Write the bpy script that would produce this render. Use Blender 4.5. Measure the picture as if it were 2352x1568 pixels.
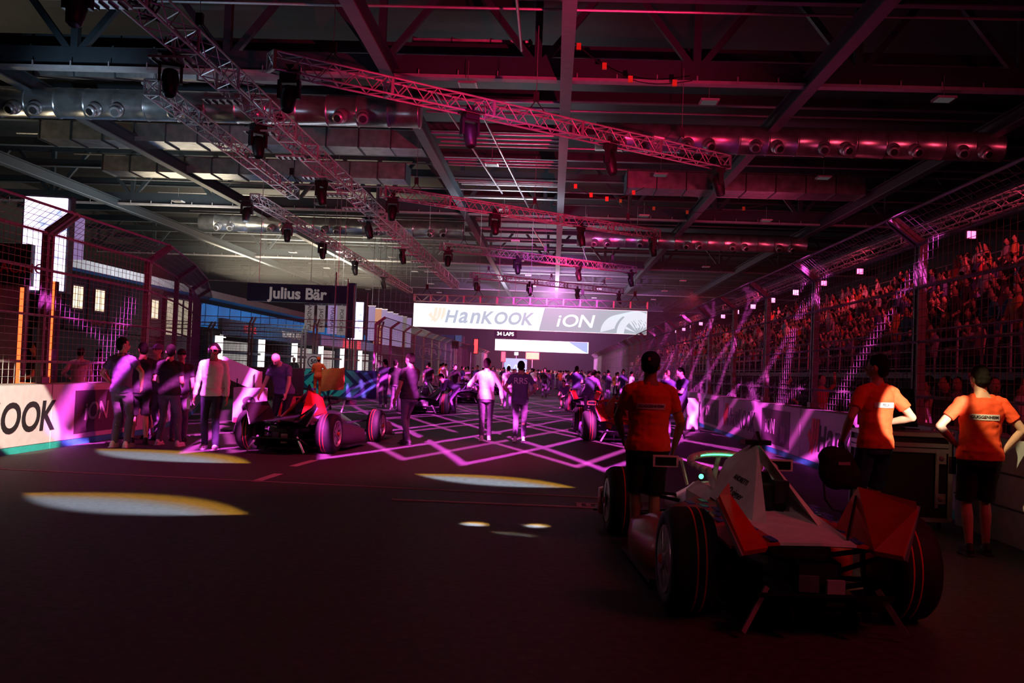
import bpy, bmesh, math, random
from mathutils import Vector, Matrix, noise
S = bpy.context.scene
C = S.collection
for o in list(bpy.data.objects): bpy.data.objects.remove(o)
PI = math.pi
RND = random.Random(7)

# ---------------------------------------------------------------- camera
F = 2200.0; EYE = 1.55
_d1 = Vector((94, -71, -F)); _d2 = _d1 + Vector((100, -3.8, 0))
CY = _d1.normalized()
CZ = _d1.cross(_d2).normalized()
if CZ.y < 0: CZ = -CZ
CX = CY.cross(CZ).normalized()
R3 = Matrix((CX, CY, CZ))            # camera space -> world
cd = bpy.data.cameras.new('camera'); cam = bpy.data.objects.new('camera', cd); C.objects.link(cam)
cd.sensor_width = 36; cd.lens = 36*F/2352; cd.clip_end = 900
cam.matrix_world = Matrix.Translation((0, 0, EYE)) @ R3.to_4x4()
S.camera = cam
def ray(px, py): return R3 @ Vector((px-1176, 784-py, -F))
def gnd(px, py, z=0.0):
    d = ray(px, py); t = (z-EYE)/d.z; return Vector((d.x*t, d.y*t, z))
def atY(px, py, Y):
    d = ray(px, py); t = Y/d.y; return Vector((d.x*t, Y, EYE+d.z*t))
def atX(px, py, X):
    d = ray(px, py); t = X/d.x; return Vector((X, d.y*t, EYE+d.z*t))

# ---------------------------------------------------------------- world, exposure
w = bpy.data.worlds.new('world'); S.world = w; w.use_nodes = True
w.node_tree.nodes['Background'].inputs[0].default_value = (.35, .42, .75, 1)
w.node_tree.nodes['Background'].inputs[1].default_value = .004
S.view_settings.view_transform = 'Standard'; S.view_settings.look = 'None'
S.view_settings.gamma = 1; S.view_settings.use_curve_mapping = False
S.view_settings.exposure = 0.0

# ---------------------------------------------------------------- lamps
def aim(o, tgt):
    d = Vector(tgt)-o.location; o.rotation_euler = d.to_track_quat('-Z', 'Y').to_euler()
def lamp(name, kind, loc, color, power, tgt=None, size=.3, angle=60, blend=.6, sy=None):
    l = bpy.data.lights.new(name, kind); l.color = color; l.energy = power
    if kind == 'AREA':
        l.size = size
        if sy: l.shape = 'RECTANGLE'; l.size_y = sy
    else: l.shadow_soft_size = size
    if kind == 'SPOT': l.spot_size = math.radians(angle); l.spot_blend = blend
    o = bpy.data.objects.new(name, l); C.objects.link(o); o.location = loc
    if tgt: aim(o, tgt)
    return o
class NT:
    def __init__(s, tree): s.t = tree; s.n = tree.nodes; s.l = tree.links
    def m(s, op, a, b=None, c=None, clamp=False):
        n = s.n.new('ShaderNodeMath'); n.operation = op; n.use_clamp = clamp
        for i, v in enumerate((a, b, c)):
            if v is None: continue
            if isinstance(v, (int, float)): n.inputs[i].default_value = v
            else: s.l.new(v, n.inputs[i])
        return n.outputs[0]
def projector(name, loc, color, power, fn, size=.06):
    """a profile projector: a gobo mask laid out over the floor it points at"""
    o = lamp(name, 'POINT', loc, color, power, size=size)
    l = o.data; l.use_nodes = True; t = NT(l.node_tree)
    em = next(n for n in t.n if n.type == 'EMISSION')
    tc = t.n.new('ShaderNodeTexCoord'); sp = t.n.new('ShaderNodeSeparateXYZ')
    t.l.new(tc.outputs['Normal'], sp.inputs[0])
    down = t.m('MAXIMUM', t.m('MULTIPLY', sp.outputs[2], -1.0), .03)
    k = t.m('DIVIDE', loc[2], down)
    X = t.m('ADD', t.m('MULTIPLY', sp.outputs[0], k), loc[0])
    Y = t.m('ADD', t.m('MULTIPLY', sp.outputs[1], k), loc[1])
    mask, col = fn(t, X, Y)
    vis = t.m('GREATER_THAN', t.m('MULTIPLY', sp.outputs[2], -1.0), .035)
    t.l.new(t.m('MULTIPLY', mask, vis), em.inputs['Strength'])
    if col is not None: t.l.new(col, em.inputs['Color'])
    return o
def band(t, e, period, w, soft=.03):
    f = t.m('FRACT', t.m('DIVIDE', e, period))
    d = t.m('MULTIPLY', t.m('ABSOLUTE', t.m('SUBTRACT', f, .5)), period)       # 0 on the line
    return t.m('SUBTRACT', 1.0, t.m('DIVIDE', t.m('SUBTRACT', d, w), soft), clamp=True)
def lattice(p, st, ph, y0, y1, w, seed=0.0):
    def fn(t, X, Y):
        q = t.m('DIVIDE', t.m('SUBTRACT', Y, y0), st)
        xw = t.m('ADD', X, t.m('MULTIPLY', t.m('SINE', t.m('ADD', t.m('MULTIPLY', Y, .21), seed)), .25))
        xw = t.m('ADD', xw, ph)
        a = band(t, t.m('ADD', xw, q), p, w); b = band(t, t.m('SUBTRACT', xw, q), p, w)
        s = t.m('MAXIMUM', a, b)
        # zigzag front edge of the gobo
        tri = t.m('MULTIPLY', t.m('ABSOLUTE', t.m('SUBTRACT', t.m('FRACT', t.m('DIVIDE', xw, p)), .5)), p)
        front = t.m('MULTIPLY', t.m('ADD', t.m('SUBTRACT', q, tri), w+.02), 20., clamp=True)
        far = t.m('MULTIPLY', t.m('SUBTRACT', y1, Y), .2, clamp=True)
        ax = t.m('ABSOLUTE', t.m('ADD', X, 1.9))
        lx = t.m('MULTIPLY', t.m('LESS_THAN', ax, 8.2), t.m('SUBTRACT', 1.0, t.m('MULTIPLY', t.m('MULTIPLY', t.m('SUBTRACT', ax, 6.2), 3., clamp=True), .68)))
        gain = t.m('POWER', t.m('MAXIMUM', t.m('DIVIDE', Y, 16.), .5), 1.5)
        return t.m('MULTIPLY', t.m('MULTIPLY', t.m('MULTIPLY', s, lx), gain), t.m('MULTIPLY', front, far)), None
    return fn
def blob(cx, cy, rx, ry, ang=0):
    ca, sa = math.cos(ang), math.sin(ang)
    def fn(t, X, Y):
        dx = t.m('SUBTRACT', X, cx); dy = t.m('SUBTRACT', Y, cy)
        u = t.m('DIVIDE', t.m('ADD', t.m('MULTIPLY', dx, ca), t.m('MULTIPLY', dy, sa)), rx)
        v = t.m('DIVIDE', t.m('SUBTRACT', t.m('MULTIPLY', dy, ca), t.m('MULTIPLY', dx, sa)), ry)
        env = t.m('MAXIMUM', t.m('SUBTRACT', 1.0, t.m('MULTIPLY', u, u)), .001)
        mask = t.m('MULTIPLY', t.m('SUBTRACT', 1.0, t.m('DIVIDE', t.m('ABSOLUTE', v), env)), 3., clamp=True)
        r = t.m('ADD', t.m('ADD', .40, t.m('MULTIPLY', v, .5)), t.m('MULTIPLY', t.m('MULTIPLY', u, u), .35))
        cr = t.n.new('ShaderNodeValToRGB'); t.l.new(r, cr.inputs[0])
        cr.color_ramp.elements[0].color = (.75, .88, 1, 1); cr.color_ramp.elements[0].position = .38
        e = cr.color_ramp.elements[1]; e.color = (1, .50, .04, 1); e.position = .66
        return mask, cr.outputs[0]
    return fn
MAG = (.82, .07, .66)
projector('gobo_projector', (-3.2, 7.5, 10.4), MAG, 150000, lattice(2.3, 3.6, .4, 15.6, 62, .075, .5))
projector('gobo_projector', (2.6, 6.5, 10.2), (.86, .08, .60), 130000, lattice(2.9, 3.1, 1.2, 16.0, 75, .07, 2.))
projector('gobo_projector', (.4, 20.0, 10.0), (.80, .14, .80), 12000, lattice(1.7, 2.2, .2, 30, 95, .06, 4.))
def gblob(px, py, rx, ry, power, lz=(0, 7, 9.8), ang=0):
    g = gnd(px, py); projector('beam_projector', lz, (1, 1, 1), power, blob(g.x, g.y, rx, ry, ang))
gblob(300, 1155, 1.42, .78, 16000, (-3, 9, 9.8), -.28)
gblob(390, 1046, 1.6, .9, 20000, (-3, 13, 9.8), -.40)
gblob(1130, 1103, 1.22, .66, 22000, (0, 11, 9.8), -.36)
gblob(1090, 1203, .13, .14, 45000, (0, 9, 9.8), -.3); gblob(1232, 1207, .11, .14, 45000, (0, 9, 9.8), -.3)
gblob(1180, 1226, .25, .08, 5000, (0, 9, 9.8), -.3)
lamp('spot_on_orange_shirts', 'SPOT', (5.4, -3.0, 7.0), (1, .86, .72), 42000, (3.50, 9.5, 1.30), .02, 2.7, .3)
lamp('spot_on_orange_shirts', 'SPOT', (-1.5, 3.0, 9.5), (1, .82, .42), 9000, (3.98, 8.75, 1.72), .02, 3.4, .5)
lamp('spot_on_left_barrier', 'SPOT', (-1.0, 3.0, 7.0), (1, .88, .66), 26000, (-8.15, 14.25, .72), .03, 5.6, .2)
lamp('car_fill', 'SPOT', (-.5, -1, 6.5), (1, .42, .45), 230, (1.55, 7.1, .7), .4, 14, .8)  # unseen soft spot added to brighten the foreground car
lamp('pit_fill', 'SPOT', (-9.5, 38, 9), (.75, 1, 1), 1500, (-11.8, 45, .7), .3, 30, .8)  # unseen lamps added to brighten the chevron boards, pit lane and blue wall
lamp('pit_fill', 'AREA', (-16.5, 62, 8.8), (1, .90, .80), 1700, (-17, 64, 0), 5)
lamp('pit_fill', 'AREA', (-22, 64, 9), (.9, .95, 1), 1600, (-30, 66, 5), 5)
lamp('red_wash', 'AREA', (9, 2, 9), (1, .05, .10), 280, (2, 12, 0), 4)
lamp('magenta_wash', 'SPOT', (-2, 22, 10.5), (.85, .08, .8), 2600, (-1, 42, 0), .4, 50, .8)
lamp('magenta_wash', 'SPOT', (0, 55, 10), (.9, .12, .85), 14000, (0, 90, 0), .4, 60, .8)
lamp('magenta_wash', 'SPOT', (0, 95, 10), (.9, .25, .9), 90000, (0, 150, 2), .5, 60, .8)
lamp('crew_key', 'SPOT', (-1.5, 6.0, 9.5), (1, .25, .80), 1500, (-3.5, 20, 1.9), .03, 30, .5)
lamp('crew_rim', 'SPOT', (4.0, 18.0, 8.5), (1, .04, .14), 3000, (-4.5, 17, 1.2), .1, 60, .7)
# unseen upward area lamps added to brighten the roof steel and ducts
def up(loc, col, power, size): lamp('roof_fill', 'AREA', loc, col, power, (loc[0], loc[1]+.01, 20), size)
up((-15, 27, 6.5), (.55, .75, 1), 200, 3)
up((-14, 46, 7), (.8, .85, 1), 130, 4)
up((-26, 98, 10), (1, .84, .60), 9000, 16)
up((-26, 66, 9.5), (1, .82, .55), 700, 6)
up((-3, 60, 9.6), (.85, .9, 1), 600, 3)
up((-1, 118, 9), (.95, .85, 1), 4500, 12)
up((-31, 44, 6.5), (1, .80, .5), 600, 3)
lamp('duct_glint', 'SPOT', (-18, 30, 7), (.6, .8, 1), 2200, (-18.5, 38.6, 12), .1, 50, .8)  # unseen spot added to raise highlights on the left duct
up((8, 34, 6), (1, .08, .22), 90, 4)
up((13, 62, 9), (1, .08, .25), 160, 4)
lamp('truss_red', 'SPOT', (3, 17, 5.2), (1, .02, .10), 14000, (-.8, 30.3, 9.6), .1, 62, .8)
lamp('truss_red', 'SPOT', (3, 36, 5.2), (1, .02, .10), 9000, (-1.2, 49, 9.6), .1, 56, .8)
lamp('truss_red', 'SPOT', (2, 64.5, 7.4), (1, .03, .12), 7000, (-1, 76, 9.8), .2, 70, .8)
# ---------------------------------------------------------------- materials
def mat(name, col, rough=.6, metal=0., em=None, es=0., var=.12, scale=8., bump=0., spec=.4, cols=None):
    m = bpy.data.materials.new(name); m.use_nodes = True; nt = m.node_tree; b = nt.nodes['Principled BSDF']
    b.inputs['Roughness'].default_value = rough; b.inputs['Metallic'].default_value = metal
    b.inputs['Specular IOR Level'].default_value = spec
    tc = nt.nodes.new('ShaderNodeTexCoord'); nz = nt.nodes.new('ShaderNodeTexNoise')
    nz.inputs['Scale'].default_value = scale; nz.inputs['Detail'].default_value = 4
    nt.links.new(tc.outputs['Object'], nz.inputs['Vector'])
    cr = nt.nodes.new('ShaderNodeValToRGB'); nt.links.new(nz.outputs['Fac'], cr.inputs[0])
    c2 = cols or (tuple(max(0, c*(1-var)) for c in col), tuple(min(1, c*(1+var)) for c in col))
    cr.color_ramp.elements[0].position = .3; cr.color_ramp.elements[1].position = .7
    cr.color_ramp.elements[0].color = (*c2[0], 1); cr.color_ramp.elements[1].color = (*c2[1], 1)
    nt.links.new(cr.outputs[0], b.inputs['Base Color'])
    if em: b.inputs['Emission Color'].default_value = (*em, 1); b.inputs['Emission Strength'].default_value = es
    if bump:
        bp = nt.nodes.new('ShaderNodeBump'); bp.inputs['Strength'].default_value = bump
        nt.links.new(nz.outputs['Fac'], bp.inputs['Height']); nt.links.new(bp.outputs[0], b.inputs['Normal'])
    return m
def emat(name, col, s, cols=None, scale=1.5):
    m = bpy.data.materials.new(name); m.use_nodes = True; nt = m.node_tree
    b = nt.nodes['Principled BSDF']; b.inputs['Base Color'].default_value = (.02, .02, .02, 1)
    b.inputs['Roughness'].default_value = .4
    b.inputs['Emission Color'].default_value = (*col, 1); b.inputs['Emission Strength'].default_value = s
    if cols:
        tc = nt.nodes.new('ShaderNodeTexCoord'); nz = nt.nodes.new('ShaderNodeTexNoise'); nz.inputs['Scale'].default_value = scale
        nz.inputs['Distortion'].default_value = 1.5
        nt.links.new(tc.outputs['Object'], nz.inputs['Vector']); cr = nt.nodes.new('ShaderNodeValToRGB')
        nt.links.new(nz.outputs['Fac'], cr.inputs[0])
        while len(cr.color_ramp.elements) < len(cols): cr.color_ramp.elements.new(.5)
        for i, c in enumerate(cols):
            cr.color_ramp.elements[i].position = .3+.4*i/(len(cols)-1); cr.color_ramp.elements[i].color = (*c, 1)
        nt.links.new(cr.outputs[0], b.inputs['Emission Color'])
    return m
M = {}
M['asphalt'] = mat('asphalt', (.058, .055, .058), .62, bump=.25, scale=14, var=.35)
M['deck'] = mat('roof_deck', (.030, .033, .036), .7, scale=2)
M['steel'] = mat('dark_steel', (.022, .034, .045), .55, scale=3)
M['girder'] = mat('girder_steel', (.10, .12, .14), .5, scale=3)
M['flange'] = mat('painted_steel', (.30, .30, .32), .5, scale=3)
M['pipe'] = mat('galvanised_pipe', (.35, .36, .38), .38, .6, scale=5)
M['duct'] = mat('foil_duct', (.46, .48, .5), .28, .85, bump=.8, scale=2.2, var=.3)
M['alu'] = mat('aluminium', (.55, .55, .57), .35, .7, scale=5)
M['truss'] = mat('truss_metal', (.50, .46, .48), .4, .5, scale=5)
M['black'] = mat('black_plastic', (.012, .012, .014), .45)
M['rubber'] = mat('tyre_rubber', (.014, .013, .015), .7, scale=30, bump=.1)
M['carbon'] = mat('carbon_fibre', (.012, .012, .014), .35, scale=60, var=.4)
M['red'] = mat('red_paint', (.50, .014, .010), .3)
M['redline'] = mat('red_tyre_line', (.8, .06, .03), .5)
M['white'] = mat('white_paint', (.72, .70, .71), .35)
M['blue'] = mat('blue_paint', (.03, .08, .32), .35)
M['banner'] = mat('white_banner', (.60, .57, .60), .6, var=.06)
M['ink'] = mat('dark_ink', (.016, .014, .018), .6)
M['ion'] = mat('violet_grey_panel', (.10, .055, .09), .6)
M['logo_red'] = mat('red_logo', (.70, .03, .06), .6)
M['teal'] = mat('teal_stripe', (.03, .42, .40), .6)
M['teal2'] = mat('pale_teal', (.06, .42, .42), .6)
M['navy'] = mat('navy_panel', (.008, .045, .12), .5)
M['concrete'] = mat('concrete', (.34, .34, .33), .8, bump=.2, scale=6)
M['fpost'] = mat('fence_post', (.26, .25, .25), .5, .3)
M['wire'] = mat('fence_wire', (.32, .30, .30), .45, .4)
M['skin'] = mat('skin', (.52, .30, .21), .55, var=.06)
M['skin2'] = mat('tanned_skin', (.34, .19, .12), .55, var=.06)
M['hair'] = mat('dark_hair', (.009, .006, .005), .85, scale=60, bump=.6, var=.5, spec=.12)
M['orange'] = mat('orange_shirt', (.86, .085, .022), .8, var=.05, bump=.1, scale=20)
M['shirtwhite'] = mat('white_shirt', (.74, .70, .72), .8, var=.03)
M['shirtblack'] = mat('black_shirt', (.018, .016, .022), .8)
M['shirtnavy'] = mat('navy_shirt', (.035, .035, .10), .8)
M['shirtpurple'] = mat('slate_shirt', (.12, .09, .20), .8)
M['shirtgrey'] = mat('grey_shirt', (.35, .33, .36), .8)
M['shirtyellow'] = mat('yellow_shirt', (.6, .35, .05), .8)
M['shorts'] = mat('black_shorts', (.012, .011, .014), .85)
M['bluetrs'] = mat('blue_shorts', (.02, .045, .11), .8, cols=((.008, .012, .03), (.03, .10, .22)), scale=5)
M['trs'] = mat('grey_trousers', (.10, .085, .13), .85)
M['jeans'] = mat('dark_jeans', (.02, .025, .045), .85)
M['shoe'] = mat('dark_shoe', (.02, .02, .02), .6)
M['shoew'] = mat('white_trainer', (.65, .62, .66), .6)
M['cap'] = mat('navy_cap', (.012, .03, .07), .8)
M['visor'] = mat('dark_glass', (.01, .01, .012), .08)
M['cabin'] = mat('blue_grey_cabin', (.055, .07, .12), .6, scale=2)
M['lightblue'] = mat('bright_blue_fascia', (.015, .16, .52), .5)
M['facade'] = mat('dark_facade', (.02, .03, .06), .5)
M['rail'] = mat('rail_metal', (.42, .38, .42), .4, .5)
M['canvas'] = mat('dark_canvas', (.015, .013, .016), .85)
M['wood'] = mat('dark_case_panel', (.018, .015, .018), .5)
M['flag'] = mat('orange_flag', (.75, .20, .05), .8)
M['silver'] = mat('white_line', (.55, .52, .5), .6)
M['copper'] = mat('yellow_hoist', (.6, .22, .04), .5)
E = {}
E['banner'] = emat('lit_banner', (1, .98, 1), 2.2)
E['bannergrey'] = emat('lit_banner_grey', (.42, .48, .56), 1.0)
E['bannerblue'] = emat('lit_banner_blue', (.25, .5, .95), 1.2)
E['bannerink'] = emat('lit_banner_ink', (.50, .56, .70), 1.0)
E['bannerorange'] = emat('lit_banner_orange', (1, .78, .66), 1.1)
E['white'] = emat('white_letters_lit', (1, 1, 1), 1.3)
E['tyre'] = emat('lit_tyre_print', (.80, .84, .95), 1.0)
E['window'] = emat('lit_window', (1, .80, .58), 1.6, ((1, .62, .35), (1, .86, .66)), 3)
E['garage'] = emat('garage_glow', (1, .93, .88), 2.6)
E['pane'] = emat('warm_room', (.9, .72, .5), .7, ((.5, .4, .3), (1, .85, .6)), 2)
E['screen'] = emat('led_screen', (.75, .75, 1), 2.6, ((.25, .3, .6), (.8, .6, 1), (1, 1, 1)), 1.2)
E['pink'] = emat('pink_lamp', (1, .10, .30), 5)
E['pinkw'] = emat('pink_white_lamp', (1, .28, .62), 3)
E['orange'] = emat('orange_led', (1, .13, .03), 2.4)
E['redsign'] = emat('red_sign', (1, .02, .02), 6)
E['redlamp'] = emat('red_lamp', (1, .10, .03), 8)
E['green'] = emat('green_led', (.1, 1, .35), 3)
E['cyan'] = emat('cyan_led', (.6, .95, 1), 5)
E['pinkglow'] = emat('pink_panel', (.95, .45, .9), 1.2)
E['text'] = emat('white_display_text', (1, 1, 1), 2)
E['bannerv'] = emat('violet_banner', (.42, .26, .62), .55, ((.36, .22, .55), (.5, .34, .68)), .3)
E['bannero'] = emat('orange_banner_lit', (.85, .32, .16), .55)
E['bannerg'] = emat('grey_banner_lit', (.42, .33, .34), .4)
E['pitpanel'] = emat('lit_red_panel', (.75, .03, .06), .8)
E['pitblue'] = emat('lit_blue_panel', (.05, .06, .18), .6)
E['bluewall'] = emat('glowing_blue_fascia', (.01, .17, .55), .55, ((.01, .10, .35), (.01, .24, .75)), .12)  # brightness of the blue wall put into its colour as emission
E['curtain'] = emat('glowing_curtain', (.55, .52, .50), .42, ((.40, .38, .36), (.62, .58, .55)), .8)  # brightness of the pale garage panels put in as emission
E['panel'] = emat('dim_panel', (.6, .55, .6), .06)
E['warmtube'] = emat('warm_tube', (1, .78, .5), 1.5)

# ---------------------------------------------------------------- mesh builder
class MB:
    def __init__(s): s.v = []; s.f = []; s.mi = []
    def add(s, vs, fs, mi=0):
        n = len(s.v); s.v += [tuple(v) for v in vs]; s.f += [tuple(i+n for i in f) for f in fs]; s.mi += [mi]*len(fs); return s
    def box(s, c, d, rz=0, mi=0, R=None):
        hx, hy, hz = d[0]/2, d[1]/2, d[2]/2; c = Vector(c)
        R = R or Matrix.Rotation(rz, 3, 'Z')
        vs = [c+R@Vector((x*hx, y*hy, z*hz)) for z in (-1, 1) for y in (-1, 1) for x in (-1, 1)]
        return s.add(vs, [(0, 2, 3, 1), (4, 5, 7, 6), (0, 1, 5, 4), (2, 6, 7, 3), (0, 4, 6, 2), (1, 3, 7, 5)], mi)
    def bar(s, a, b, w, h, mi=0):
        a = Vector(a); b = Vector(b); d = b-a
        q = d.to_track_quat('Y', 'Z').to_matrix()
        return s.box((a+b)/2, (w, d.length, h), R=q, mi=mi)
    def tube(s, a, b, r, n=6, r2=None, mi=0, caps=True):
        a = Vector(a); b = Vector(b); d = (b-a)
        if d.length < 1e-6: return s
        q = d.to_track_quat('Z', 'Y').to_matrix(); r2 = r if r2 is None else r2
        vs = []
        for k, (p, rr) in enumerate(((a, r), (b, r2))):
            for i in range(n):
                t = 2*PI*i/n; vs.append(p+q@Vector((rr*math.cos(t), rr*math.sin(t), 0)))
        fs = [(i, (i+1) % n, n+(i+1) % n, n+i) for i in range(n)]
        if caps: fs += [tuple(range(n-1, -1, -1)), tuple(range(n, 2*n))]
        return s.add(vs, fs, mi)
    def path(s, pts, r, n=8, mi=0):
        for a, b in zip(pts[:-1], pts[1:]): s.tube(a, b, r, n, mi=mi)
        return s
    def sph(s, c, r, seg=12, rings=8, R=None, mi=0):
        if isinstance(r, (int, float)): r = (r, r, r)
        c = Vector(c); vs = []; fs = []
        P = lambda v: c+(R@v if R else v)
        vs.append(P(Vector((0, 0, r[2]))))
        for j in range(1, rings):
            t = PI*j/rings
            for i in range(seg):
                p = 2*PI*i/seg; vs.append(P(Vector((r[0]*math.sin(t)*math.cos(p), r[1]*math.sin(t)*math.sin(p), r[2]*math.cos(t)))))
        vs.append(P(Vector((0, 0, -r[2])))); L = len(vs)-1
        for i in range(seg): fs.append((0, 1+i, 1+(i+1) % seg)); fs.append((L, L-seg+(i+1) % seg, L-seg+i))
        for j in range(rings-2):
            for i in range(seg):
                a = 1+j*seg+i; b = 1+j*seg+(i+1) % seg; fs.append((a, a+seg, b+seg, b))
        return s.add(vs, fs, mi)
    def cap(s, a, b, r1, r2, n=10):
        a = Vector(a); b = Vector(b)
        s.sph(a, r1, n, 6); s.sph(b, r2, n, 6); return s.tube(a, b, r1, n, r2)
    def loft(s, rings, closed=True, caps=True, mi=0):
        n = len(rings[0]); vs = [p for r in rings for p in r]; fs = []
        for j in range(len(rings)-1):
            for i in range(n if closed else n-1):
                a = j*n+i; b = j*n+(i+1) % n; fs.append((a, b, b+n, a+n))
        if caps: fs += [tuple(range(n-1, -1, -1)), tuple(range((len(rings)-1)*n, len(rings)*n))]
        return s.add(vs, fs, mi)
    def prism(s, poly, ext, mi=0):
        """poly: 3-D outline, ext: vector of thickness"""
        ext = Vector(ext); n = len(poly); vs = [Vector(p) for p in poly]; vs += [p+ext for p in vs]
        return s.add(vs, [tuple(range(n-1, -1, -1)), tuple(range(n, 2*n))]+[(i, (i+1) % n, n+(i+1) % n, n+i) for i in range(n)], mi)
    def lathe(s, prof, axis='x', c=(0, 0, 0), n=32, mi=0):
        """prof: (offset along axis, radius)"""
        c = Vector(c); rings = []
        for (u, r) in prof:
            ring = []
            for i in range(n):
                t = 2*PI*i/n; a, b = r*math.cos(t), r*math.sin(t)
                ring.append(c+(Vector((u, a, b)) if axis == 'x' else Vector((a, b, u)) if axis == 'z' else Vector((b, u, a))))
            rings.append(ring)
        return s.loft(rings, mi=mi)
    def mesh(s, name, m, smooth=False):
        me = bpy.data.meshes.new(name); me.from_pydata(s.v, [], s.f)
        for mm in (m if isinstance(m, (list, tuple)) else [m]): me.materials.append(mm)
        if any(s.mi): me.polygons.foreach_set('material_index', s.mi)
        if smooth: me.polygons.foreach_set('use_smooth', [True]*len(me.polygons))
        bm = bmesh.new(); bm.from_mesh(me); bmesh.ops.recalc_face_normals(bm, faces=bm.faces); bm.to_mesh(me); bm.free()
        me.update(); return me
    def build(s, name, m, parent=None, smooth=False, loc=None):
        o = bpy.data.objects.new(name, s.mesh(name, m, smooth)); C.objects.link(o)
        if loc is not None: o.location = loc
        if parent: o.parent = parent
        return o
USED = {}
def tag(o, label=None, cat=None, group=None, kind=None):
    if label: o['label'] = label
    if cat: o['category'] = cat
    if group: o['group'] = group
    if kind: o['kind'] = kind
    return o
def empty(name, loc=(0, 0, 0), rz=0, label=None, cat=None, group=None):
    o = bpy.data.objects.new(name, None); C.objects.link(o); o.location = loc; o.rotation_euler = (0, 0, rz)
    o.empty_display_size = .2
    return tag(o, label, cat, group)
def kids(o): return [c for c in C.objects if c.parent == o]
def copy_tree(o, parent=None, tree=None):
    if tree is None: tree = snap(o)
    src, ch = tree
    c = src.copy(); C.objects.link(c); c.parent = parent
    for t in ch: copy_tree(None, c, t)
    return c
def snap(o): return (o, [snap(c) for c in o.children])
def relabel(o, label):
    o['label'] = label; return o
def struct(o): o['kind'] = 'structure'; return o
def text_mesh(txt, size, m, parent, loc, rot, name='lettering', shear=0., ext=.004, bold=0., align='CENTER', sx=1.):
    cu = bpy.data.curves.new('lettering', 'FONT'); cu.body = txt; cu.size = size; cu.shear = shear; cu.extrude = ext
    cu.offset = bold; cu.align_x = align; cu.align_y = 'CENTER'; cu.resolution_u = 5
    t = bpy.data.objects.new('tmp', cu); C.objects.link(t); t.update_tag()
    bpy.context.view_layer.update()
    me = bpy.data.meshes.new_from_object(t.evaluated_get(bpy.context.evaluated_depsgraph_get()))
    bpy.data.objects.remove(t); me.materials.clear(); me.materials.append(m)
    if sx != 1.: me.transform(Matrix.Scale(sx, 4, (1, 0, 0)))
    o = bpy.data.objects.new(name, me); C.objects.link(o); o.location = loc; o.rotation_euler = rot
    if parent: o.parent = parent
    return o
def text_width(me): xs = [v.co.x for v in me.vertices]; return min(xs), max(xs)
def wordmark(letters, size, m, parent, loc, rot, name='lettering', shear=.22, bold=.0, ext=.004, gap=.13, sx=1.1):
    """letters: list of (char, scale to even out the heights); joined into one lettering mesh"""
    x = 0; V = []; Fc = []
    for ch, k in letters:
        o = text_mesh(ch, size*k, m, None, (0, 0, 0), (0, 0, 0), bold=bold, ext=ext, align='LEFT', sx=sx)
        me = o.data; co = [v.co.copy() for v in me.vertices]; n = len(V)
        x0 = min(c.x for c in co); x1 = max(c.x for c in co); y0 = min(c.y for c in co)
        V += [(c.x-x0+x+shear*(c.y-y0), c.y-y0, c.z) for c in co]
        Fc += [tuple(i+n for i in p.vertices) for p in me.polygons]
        x += (x1-x0)+gap*size*{'O': .55, 'K': .35, 'H': 1.5, 'a': 1.5, 'n': 1.2}.get(ch, 1.); C.objects.unlink(o); bpy.data.objects.remove(o)
    h = max(v[1] for v in V); V = [(a-x/2, b-h/2, c) for a, b, c in V]
    me = bpy.data.meshes.new(name); me.from_pydata(V, [], Fc); me.materials.append(m)
    o = bpy.data.objects.new(name, me); C.objects.link(o); o.location = loc; o.rotation_euler = rot
    if parent: o.parent = parent
    return o
HK = [('H', 1), ('a', 1.28), ('n', 1.28), ('K', 1), ('O', .97), ('O', .97), ('K', 1)]
ION = [('i', .95), ('O', .97), ('N', 1)]
def swoosh(size, m, parent, loc, rot, name='logo'):
    """three-pronged wing emblem"""
    mb = MB()
    for k in range(3):
        x = k*.26
        poly = [(x+.0, .5), (x+.20, .5), (x+.14, .0), (x-.05, -.32), (x-.30+.1*k, -.5+.05*k), (x-.12, -.1)]
        mb.prism([(a*size, b*size, 0) for a, b in poly], (0, 0, .004))
    mb.prism([(-.45*size, .02*size, 0), (-.22*size, .22*size, 0), (-.1*size, -.15*size, 0), (.28*size, -.2*size, 0), (.02*size, -.5*size, 0)], (0, 0, .003))
    return mb.build(name, m, parent, loc=loc).__class__ and _rot(mb, rot)
def word_left(o): return min(v.co.x for v in o.data.vertices)
def _rot(mb, rot):
    o = C.objects[-1]; o.rotation_euler = rot; return o
# ================================================================= setting
struct(MB().box((-8, 118, -.15), (84, 284, .3)).build('floor', M['asphalt']))
struct(MB().box((-8, 118, 17.4), (84, 284, .3)).build('ceiling', M['deck']))
struct(MB().box((-8, 258, 8.6), (84, .4, 17.4)).build('wall_far', M['deck']))
struct(MB().box((-50, 118, 8.6), (.4, 284, 17.4)).build('wall_left', M['deck']))
struct(MB().box((34, 118, 8.6), (.4, 284, 17.4)).build('wall_right', M['deck']))
struct(MB().box((-8, -24, 8.6), (84, .4, 17.4)).build('wall_back', M['deck']))

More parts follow.
